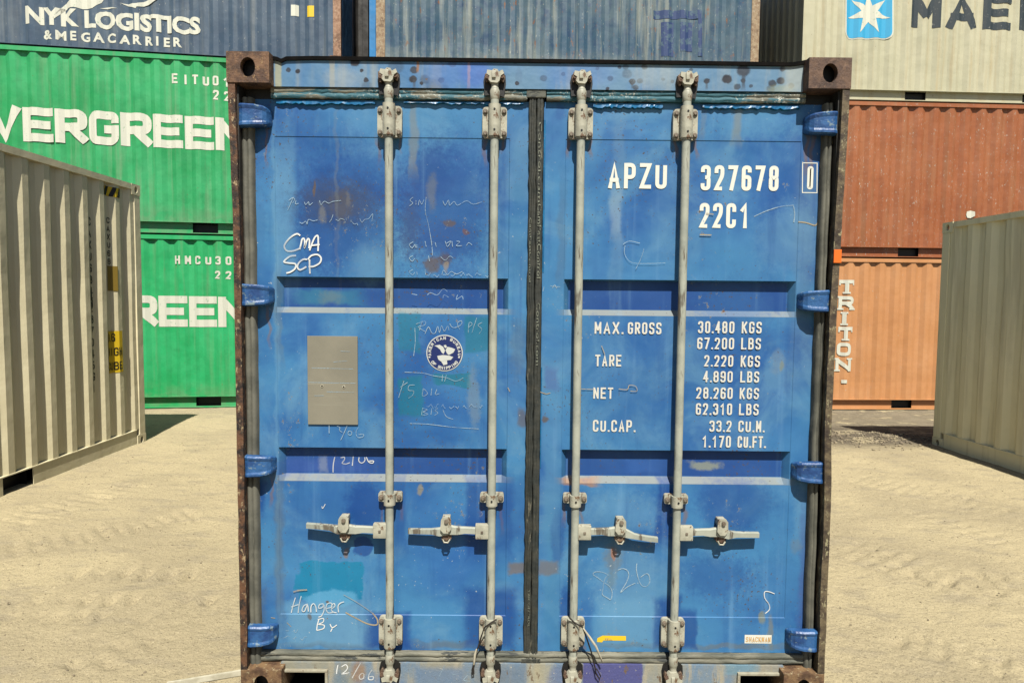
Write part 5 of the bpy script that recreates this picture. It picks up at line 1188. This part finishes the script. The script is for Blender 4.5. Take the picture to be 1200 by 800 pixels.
# chalk writing and scratches
CH = [('chalk', 0.0065, 0.0788, [[(-0.9625, 1.8991), (-0.9765, 1.9063), (-1.002, 1.892), (-1.022, 1.8694), (-1.0279, 1.8526), (-1.0168, 1.837), (-0.9914, 1.8372), (-0.9647, 1.8476)], [(-0.9659, 1.8431), (-0.9601, 1.8644), (-0.9554, 1.8841), (-0.9474, 1.887), (-0.9442, 1.8702), (-0.9455, 1.8506), (-0.9374, 1.8759), (-0.9305, 1.8871), (-0.925, 1.8788), (-0.9275, 1.8479)], [(-0.9253, 1.8395), (-0.9138, 1.8705), (-0.9023, 1.8941), (-0.891, 1.8987), (-0.8895, 1.8707), (-0.8909, 1.837)], [(-0.9206, 1.8592), (-0.8839, 1.864)], [(-0.9803, 1.8182), (-1.0057, 1.8146), (-1.0297, 1.7936), (-1.0117, 1.7881), (-0.9835, 1.7845), (-0.9848, 1.7659), (-1.0036, 1.7516), (-1.0206, 1.747)], [(-0.9353, 1.8029), (-0.9522, 1.8028), (-0.9693, 1.7885), (-0.9751, 1.7716), (-0.9639, 1.7604), (-0.9384, 1.7736)], [(-0.9245, 1.7456), (-0.9259, 1.7749), (-0.9257, 1.803)], [(-0.9324, 1.8029), (-0.9182, 1.8188), (-0.8927, 1.823), (-0.8787, 1.8091), (-0.8845, 1.7893), (-0.9101, 1.775), (-0.9299, 1.7748)]]), ('chalk', 0.0042, 0.0789, [[(-0.9974, 0.3906), (-1.0071, 0.3588), (-1.0156, 0.3246)], [(-1.0154, 0.3498), (-0.9849, 0.3608)], [(-0.9729, 0.3968), (-0.9814, 0.362), (-0.9865, 0.3248)], [(-0.9453, 0.3635), (-0.9617, 0.3562), (-0.97, 0.3352), (-0.959, 0.3322), (-0.9471, 0.3593), (-0.9432, 0.3312)], [(-0.9328, 0.3277), (-0.9314, 0.3535), (-0.9208, 0.3655), (-0.9116, 0.3506), (-0.9094, 0.3296)], [(-0.8811, 0.3658), (-0.8963, 0.3615), (-0.8988, 0.3459), (-0.883, 0.3508), (-0.8788, 0.3641), (-0.8767, 0.3389), (-0.8874, 0.3136), (-0.9008, 0.3075)], [(-0.8673, 0.3438), (-0.8451, 0.3523), (-0.8479, 0.3679), (-0.8636, 0.3642), (-0.8696, 0.3438), (-0.8599, 0.3258), (-0.8394, 0.3284)], [(-0.8451, 0.3439), (-0.8322, 0.3542), (-0.8345, 0.3662), (-0.845, 0.3583), (-0.844, 0.3332), (-0.8248, 0.3261)], [(-0.8161, 0.3286), (-0.8182, 0.3544), (-0.8088, 0.3682), (-0.7925, 0.3743)], [(-0.8992, 0.2979), (-0.9064, 0.2726), (-0.9089, 0.2497)], [(-0.9039, 0.2967), (-0.8805, 0.3017), (-0.8818, 0.286), (-0.9011, 0.2763), (-0.8778, 0.2728), (-0.8808, 0.2578), (-0.9089, 0.2497)], [(-0.8526, 0.2778), (-0.8428, 0.2623), (-0.8234, 0.2745)], [(-0.841, 0.2641), (-0.8505, 0.2442)]]), ('chalk', 0.0042, 0.0512, [[(-0.8135, 0.1146), (-0.8177, 0.0953), (-0.8196, 0.0761)], [(-0.7979, 0.1075), (-0.7815, 0.1166), (-0.7729, 0.1047), (-0.7817, 0.0884), (-0.7963, 0.0763), (-0.7655, 0.0825)], [(-0.7188, 0.1231), (-0.7364, 0.093), (-0.754, 0.0586)], [(-0.712, 0.0811), (-0.7237, 0.069), (-0.7208, 0.0552), (-0.7063, 0.0589), (-0.7051, 0.0752), (-0.712, 0.0811)], [(-0.6701, 0.0965), (-0.683, 0.0753), (-0.6854, 0.0555), (-0.6685, 0.0532), (-0.6656, 0.0664), (-0.6818, 0.0651)]]), ('chalk_f', 0.005, 0.0789, [[(0.3189, 0.497), (0.2934, 0.5087), (0.2642, 0.5104), (0.2536, 0.4992), (0.2764, 0.4827), (0.302, 0.463), (0.3245, 0.4472), (0.335, 0.4234), (0.3305, 0.3922), (0.3148, 0.3993), (0.2939, 0.4131), (0.2959, 0.435), (0.2992, 0.4669), (0.3082, 0.4869), (0.3197, 0.497)], [(0.3574, 0.5183), (0.3767, 0.5252), (0.397, 0.5175), (0.4037, 0.4956), (0.3934, 0.4637), (0.3708, 0.4237), (0.3977, 0.4458), (0.4315, 0.4632)], [(0.4364, 0.5476), (0.435, 0.5237), (0.4402, 0.4959), (0.4497, 0.4682), (0.4618, 0.4515), (0.4793, 0.4505), (0.4925, 0.4685), (0.488, 0.4983), (0.4743, 0.5034), (0.4532, 0.4881)]]), ('chalk', 0.0038, 0.0789, [[(1.0204, 0.4218), (0.9958, 0.4308), (0.9779, 0.4289), (0.9796, 0.4031), (0.9976, 0.3774), (1.001, 0.3543), (0.9836, 0.3366)]]), ('chalk_f', 0.0036, 0.0789, [[(-0.851, 1.1244), (-0.8513, 1.0883)], [(-0.8185, 1.1194), (-0.8067, 1.1127), (-0.8079, 1.1007), (-0.7961, 1.0928)], [(-0.7761, 1.121), (-0.7889, 1.0908), (-0.803, 1.0606)], [(-0.7651, 1.0998), (-0.7731, 1.093), (-0.7691, 1.0822), (-0.7592, 1.0838), (-0.7572, 1.0943), (-0.7651, 1.0998)], [(-0.7293, 1.1154), (-0.7393, 1.0953), (-0.7335, 1.0732), (-0.7116, 1.0746), (-0.7088, 1.0855), (-0.7294, 1.0841)]]), ('chalk', 0.004, 0.1115, [[(-0.8365, 0.9816), (-0.8428, 0.9489), (-0.8442, 0.9161)], [(-0.8123, 0.9785), (-0.7962, 0.9811), (-0.7963, 0.9697), (-0.8056, 0.9565), (-0.7903, 0.9526), (-0.7734, 0.9585)], [(-0.7587, 0.9843), (-0.763, 0.9455)], [(-0.7338, 0.9817), (-0.7355, 0.9661), (-0.7238, 0.9572), (-0.7105, 0.9664), (-0.7104, 0.9819)], [(-0.7036, 0.9827), (-0.6936, 0.9624), (-0.6775, 0.9576), (-0.6742, 0.9667), (-0.6915, 0.9665)]]), ('chalk_f', 0.0035, 0.0789, [[(-0.4649, 1.5568), (-0.4719, 1.5392), (-0.4775, 1.5181)], [(-0.4915, 1.5439), (-0.4544, 1.5555), (-0.4565, 1.5393), (-0.4824, 1.5321), (-0.4544, 1.5134)], [(-0.4543, 1.5043), (-0.4404, 1.5325), (-0.4263, 1.5081), (-0.4123, 1.5082), (-0.4019, 1.5349), (-0.3948, 1.5098), (-0.3865, 1.5379), (-0.3752, 1.5155), (-0.3613, 1.5367), (-0.3563, 1.5192)], [(-0.3529, 1.5473), (-0.3445, 1.5334), (-0.3283, 1.5314), (-0.3053, 1.5442), (-0.3054, 1.5596), (-0.3214, 1.5476), (-0.3122, 1.5231)], [(-0.2771, 1.5094), (-0.2731, 1.5515), (-0.2605, 1.546), (-0.273, 1.534)], [(-0.2424, 1.5714), (-0.2617, 1.5096)], [(-0.2199, 1.5534), (-0.2374, 1.5414), (-0.2211, 1.5254), (-0.2322, 1.5063)], [(-0.4964, 1.5285), (-0.4943, 1.4723), (-0.5012, 1.4125)], [(-0.5385, 1.3451), (-0.4647, 1.3422), (-0.4154, 1.3307), (-0.3662, 1.324), (-0.3274, 1.3102), (-0.2958, 1.3247)], [(-0.3817, 1.3359), (-0.3837, 1.3097)], [(-0.3662, 1.3361), (-0.3732, 1.3077)], [(-0.5406, 1.3097), (-0.5632, 1.2387)], [(-0.5561, 1.2827), (-0.5265, 1.3028)], [(-0.497, 1.2924), (-0.5195, 1.2901), (-0.5223, 1.2709), (-0.5012, 1.2676), (-0.5054, 1.2498), (-0.5223, 1.2376)], [(-0.5174, 1.1323), (-0.4432, 1.1301), (-0.3372, 1.1182), (-0.2312, 1.112)], [(-0.4645, 1.1969), (-0.468, 1.167)], [(-0.4645, 1.1969), (-0.4447, 1.19), (-0.461, 1.1813), (-0.4419, 1.1722), (-0.4645, 1.167)], [(-0.4257, 1.1972), (-0.4292, 1.1702)], [(-0.401, 1.1975), (-0.4116, 1.1867), (-0.401, 1.1775), (-0.4137, 1.1675)], [(-0.3798, 1.1905), (-0.3656, 1.1622), (-0.3374, 1.1517)], [(-0.4611, 1.2786), (-0.4646, 1.2466), (-0.4434, 1.2575), (-0.4576, 1.2765)], [(-0.4259, 1.2789), (-0.4293, 1.2505)], [(-0.4047, 1.2755), (-0.4117, 1.2542), (-0.3941, 1.2579)]]), ('chalk_f', 0.0032, 0.0789, [[(-0.503, 2.0588), (-0.5157, 2.0461), (-0.5048, 2.0345), (-0.5184, 2.0227)], [(-0.4912, 2.0463), (-0.4921, 2.0283)], [(-0.4821, 2.0257), (-0.4776, 2.0465), (-0.4685, 2.0304), (-0.4594, 2.0484)], [(-0.4504, 2.0593), (-0.4539, 2.0035), (-0.4411, 1.9495), (-0.4273, 1.8683), (-0.4244, 1.823)], [(-0.3822, 2.0447), (-0.3731, 2.0268), (-0.3595, 2.0476), (-0.3549, 2.027), (-0.3368, 2.0424), (-0.3231, 2.0273), (-0.2868, 2.0456), (-0.2595, 2.0324), (-0.225, 2.0417)], [(-0.503, 1.8784), (-0.5185, 1.8674), (-0.5066, 1.8539), (-0.4957, 1.8676), (-0.4938, 1.854)], [(-0.4884, 1.8677), (-0.4884, 1.8541)], [(-0.4547, 1.8816), (-0.4501, 1.859)], [(-0.4136, 1.8775), (-0.409, 1.8594)], [(-0.3726, 1.8824), (-0.3634, 1.8598), (-0.3498, 1.8826), (-0.368, 1.8734)], [(-0.3452, 1.8826), (-0.3424, 1.86)], [(-0.327, 1.8828), (-0.3133, 1.8802), (-0.3269, 1.8647), (-0.3041, 1.8649)], [(-0.2859, 1.8651), (-0.2768, 1.877), (-0.2631, 1.868)], [(-0.5048, 1.8222), (-0.5185, 1.813), (-0.5066, 1.7995), (-0.4975, 1.8114)], [(-0.4409, 1.8228), (-0.4363, 1.8001)], [(-0.3907, 1.8187), (-0.3724, 1.8053), (-0.3541, 1.8218), (-0.3404, 1.8147)], [(-0.5048, 1.7658), (-0.5185, 1.7566), (-0.5048, 1.7449), (-0.4956, 1.7568)], [(-0.4883, 1.7587), (-0.4865, 1.7451)], [(-0.4545, 1.7663), (-0.4517, 1.7454)], [(-0.3859, 1.746), (-0.3786, 1.7643), (-0.363, 1.7462), (-0.3475, 1.76), (-0.3264, 1.7493), (-0.3018, 1.7605)], [(-0.5093, 1.6673), (-0.4864, 1.6629)], [(-0.4452, 1.6633), (-0.4315, 1.6726), (-0.404, 1.6637), (-0.3811, 1.6886), (-0.3628, 1.6778)], [(-0.381, 1.6502), (-0.3765, 1.664), (-0.3581, 1.655)], [(-0.3215, 1.6645), (-0.326, 1.6461), (-0.3032, 1.6601), (-0.2985, 1.6464)]]), ('chalk_f', 0.0032, 0.0789, [[(-0.989, 2.0539), (-1.0121, 2.0008)], [(-1.0077, 2.0399), (-0.9919, 2.0511), (-0.9835, 2.0429), (-0.9921, 2.0306)], [(-0.978, 2.0401), (-0.9809, 2.0262), (-0.9668, 2.0291)], [(-0.9443, 2.0349), (-0.9388, 2.0238), (-0.9275, 2.0351), (-0.9236, 2.0223), (-0.9106, 2.0325)], [(-0.8825, 2.0411), (-0.877, 2.0244), (-0.8628, 2.0385), (-0.846, 2.0303), (-0.8291, 2.0377), (-0.7954, 2.0419)], [(-0.9648, 1.9528), (-0.9536, 1.9484), (-0.9394, 1.9569), (-0.9339, 1.9458), (-0.9281, 1.9643), (-0.9085, 1.9589), (-0.8916, 1.963)], [(-0.8284, 1.9859), (-0.8353, 1.9663), (-0.8438, 1.9539)], [(-0.8184, 1.9665), (-0.8072, 1.9599), (-0.7986, 1.9695), (-0.7818, 1.964)], [(-0.7565, 1.9615), (-0.7425, 1.9477), (-0.7312, 1.9506), (-0.7284, 1.9422)], [(-0.7198, 1.9702), (-0.7115, 1.9552), (-0.7002, 1.9665), (-0.6833, 1.9706), (-0.6674, 1.9891), (-0.6709, 1.9595)]]), ('scratch', 0.006, 0.0786, [[(-0.7869, 0.3281), (-0.7511, 0.308), (-0.6973, 0.2807), (-0.6568, 0.2755), (-0.6541, 0.2996), (-0.6746, 0.3271)], [(-1.0059, 0.4148), (-0.9834, 0.4214), (-0.9476, 0.4244)]]), ('scratch', 0.003, 0.0786, [[(-0.7954, 0.4045), (-0.7328, 0.3682), (-0.6746, 0.3271)], [(-1.0342, 0.2827), (-1.0165, 0.2643)], [(-1.1013, 0.3034), (-1.0834, 0.3008)]]), ('chalk_f', 0.0055, 0.0786, [[(0.8837, 1.9936), (0.9308, 2.0156), (0.9909, 2.035), (1.0446, 2.0407)], [(1.0429, 2.0381), (1.0492, 2.0081), (1.047, 1.972)]]), ('scratch', 0.005, 0.0786, [[(1.0643, 1.9739), (1.0975, 1.9707), (1.1344, 1.9608), (1.1475, 1.9833)], [(0.6641, 1.9183), (0.712, 1.9171)], [(0.6879, 2.0046), (0.7184, 2.0006)]]), ('scratch', 0.0032, 0.0786, [[(0.1871, 1.2826), (0.24, 1.2813)], [(0.3457, 1.284), (0.3811, 1.2817), (0.3895, 1.2995), (0.416, 1.2953), (0.4209, 1.2758), (0.3944, 1.2756)], [(-0.1125, 1.2861), (-0.1035, 1.2685)], [(0.0198, 1.2696), (0.0464, 1.2609), (0.0639, 1.2655)], [(0.2721, 1.4617), (0.2859, 1.4267)]]), ('chalk_f', 0.003, 0.0788, [[(0.0583, 1.7047), (0.0976, 1.7007)], [(0.0671, 1.6961), (0.0757, 1.7092), (0.0846, 1.6945)], [(0.028, 1.6827), (0.0322, 1.7001)], [(0.3518, 1.8765), (0.3777, 1.8897), (0.4214, 1.8815)], [(0.3606, 1.8723), (0.3596, 1.8377), (0.3881, 1.8033), (0.458, 1.7996), (0.5276, 1.8029)], [(0.4061, 1.7775), (0.427, 1.821), (0.4375, 1.86)]]), ('chalk', 0.003, 0.0788, [[(-0.8838, 0.7806), (-0.8803, 0.7716), (-0.8695, 0.7898)]]), ('chalk_f', 0.003, 0.0512, [[(-0.3661, 0.1176), (-0.391, 0.0656)], [(-0.3367, 0.079), (-0.32, 0.0765)], [(-0.2699, 0.0752), (-0.2865, 0.0534), (-0.2614, 0.0493)], [(0.073, 0.0691), (0.0897, 0.0736), (0.094, 0.0606), (0.0733, 0.0475)]])]
for (key, w, y, strokes) in CH:
    F = Flat()
    for s_ in strokes:
        P = [Vector(p) for p in s_]
        if len(P) > 2:                                   # smooth the hand
            Q = []
            for i_ in range(len(P)-1):
                a = P[max(0, i_-1)]; b = P[i_]; c = P[i_+1]; d = P[min(len(P)-1, i_+2)]
                for t in (0, .25, .5, .75): Q.append(.5*((2*b)+(c-a)*t+(2*a-5*b+4*c-d)*t*t+(3*b-a-3*c+d)*t**3))
            Q.append(P[-1]); P = Q
        F.rib([p[:] for p in P], w*(.72 if key == 'chalk_f' else 1))
    w_ = w; xm = sum(v[0] for v in F.v)/len(F.v); par = dl if xm < 0 else dr
    zs_ = [v[2] for v in F.v]; xs_ = [abs(v[0]) for v in F.v]
    if y > .07 and y < .1 and min(zs_) > .32 and max(zs_) < 2.29 and max(xs_) < 1.06 and min(xs_) > .12: y = DY+.0012
    F.build('chalk_writing' if key != 'scratch' else 'scratch', mat[key], par, y)
# tiny squiggles where the old handwriting has faded beyond reading
F = Flat()
for (x0, x1, z) in [(-0.4478, -0.2036, 1.7452), (-0.4469, -0.2171, 1.204), (-1.0397, -0.9785, 0.248), (-1.0507, -0.9679, 0.2146)]:
    x = x0
    while x < x1:
        w = random.uniform(.012, .03); pts = [(x, z)]
        for k in range(3): pts.append((x+w*(k+1)/3, z+random.uniform(-.010, .012)))
        F.rib(pts, .0017); x += w+random.uniform(.004, .02)
F.build('chalk_writing', mat['chalk_f'], dl, DY-.0009)

# ------------------------------------------------------------------ loose things
def cable(label, main, sleeve, loop):
    root = empty('seal_cable', main[0]); 
    def sub(pts): return [(p[0]-main[0][0], p[1]-main[0][1], p[2]-main[0][2]) for p in pts]
    MB().tube(sub(main), .0032, 6).build('wire', mat['cable_dark'], root, smooth=60)
    MB().tube(sub(loop), .0028, 6).build('wire_loop', mat['cable_dark'], root, smooth=60)
    MB().tube(sub(sleeve), [.003, .0055, .0055, .003][:len(sleeve)] if len(sleeve) == 4 else .005, 6).build('cable_sleeve', mat['cable_w'], root, smooth=60)
    tag(root, label, 'cable', 'wire seals hanging from the locking bars'); return root
cable('frayed wire seal looped over the second locking bar from the left', [(-.15, .012, .335), (-.172, .010, .322), (-.20, .012, .30), (-.212, .020, .26), (-.225, .03, .21), (-.240, .035, .165), (-.245, .036, .130)],
      [(-.232, .028, .200), (-.238, .030, .178), (-.241, .032, .150), (-.243, .034, .130)], [(-.245, .036, .130), (-.251, .038, .105), (-.250, .038, .085), (-.243, .038, .088), (-.244, .036, .11), (-.245, .036, .130)])
cable('wire seal with pale sleeves looped over the third locking bar from the left', [(.150, .012, .345), (.172, .008, .325), (.205, .010, .305), (.225, .02, .25), (.245, .03, .19), (.262, .036, .12)],
      [(.205, .010, .305), (.235, .012, .262), (.262, .016, .222), (.290, .02, .155)], [(.262, .036, .12), (.268, .036, .09), (.282, .036, .070), (.286, .036, .085), (.272, .036, .11), (.262, .036, .12)])
# scraped white strip lying on the sand, running under the container
p0, p1 = (-1.539, 0.068, .012), (-1.173, 0.201, .012)
d = (Vector(p1)-Vector(p0)).normalized(); nrm = Vector((-d.y, d.x, 0))*.006
mb = MB(); mb.add([tuple(Vector(p)+s_*nrm+Vector((0, 0, h))) for p in (p0, p1) for s_ in (-1, 1) for h in (-.01, .012)], [(0, 1, 3, 2), (4, 6, 7, 5), (0, 4, 5, 1), (2, 3, 7, 6), (0, 2, 6, 4), (1, 5, 7, 3)])
o = mb.build('wooden_batten', mat['tin']); tag(o, 'pale wooden batten lying on the sand by the lower left corner of the blue container', 'batten')
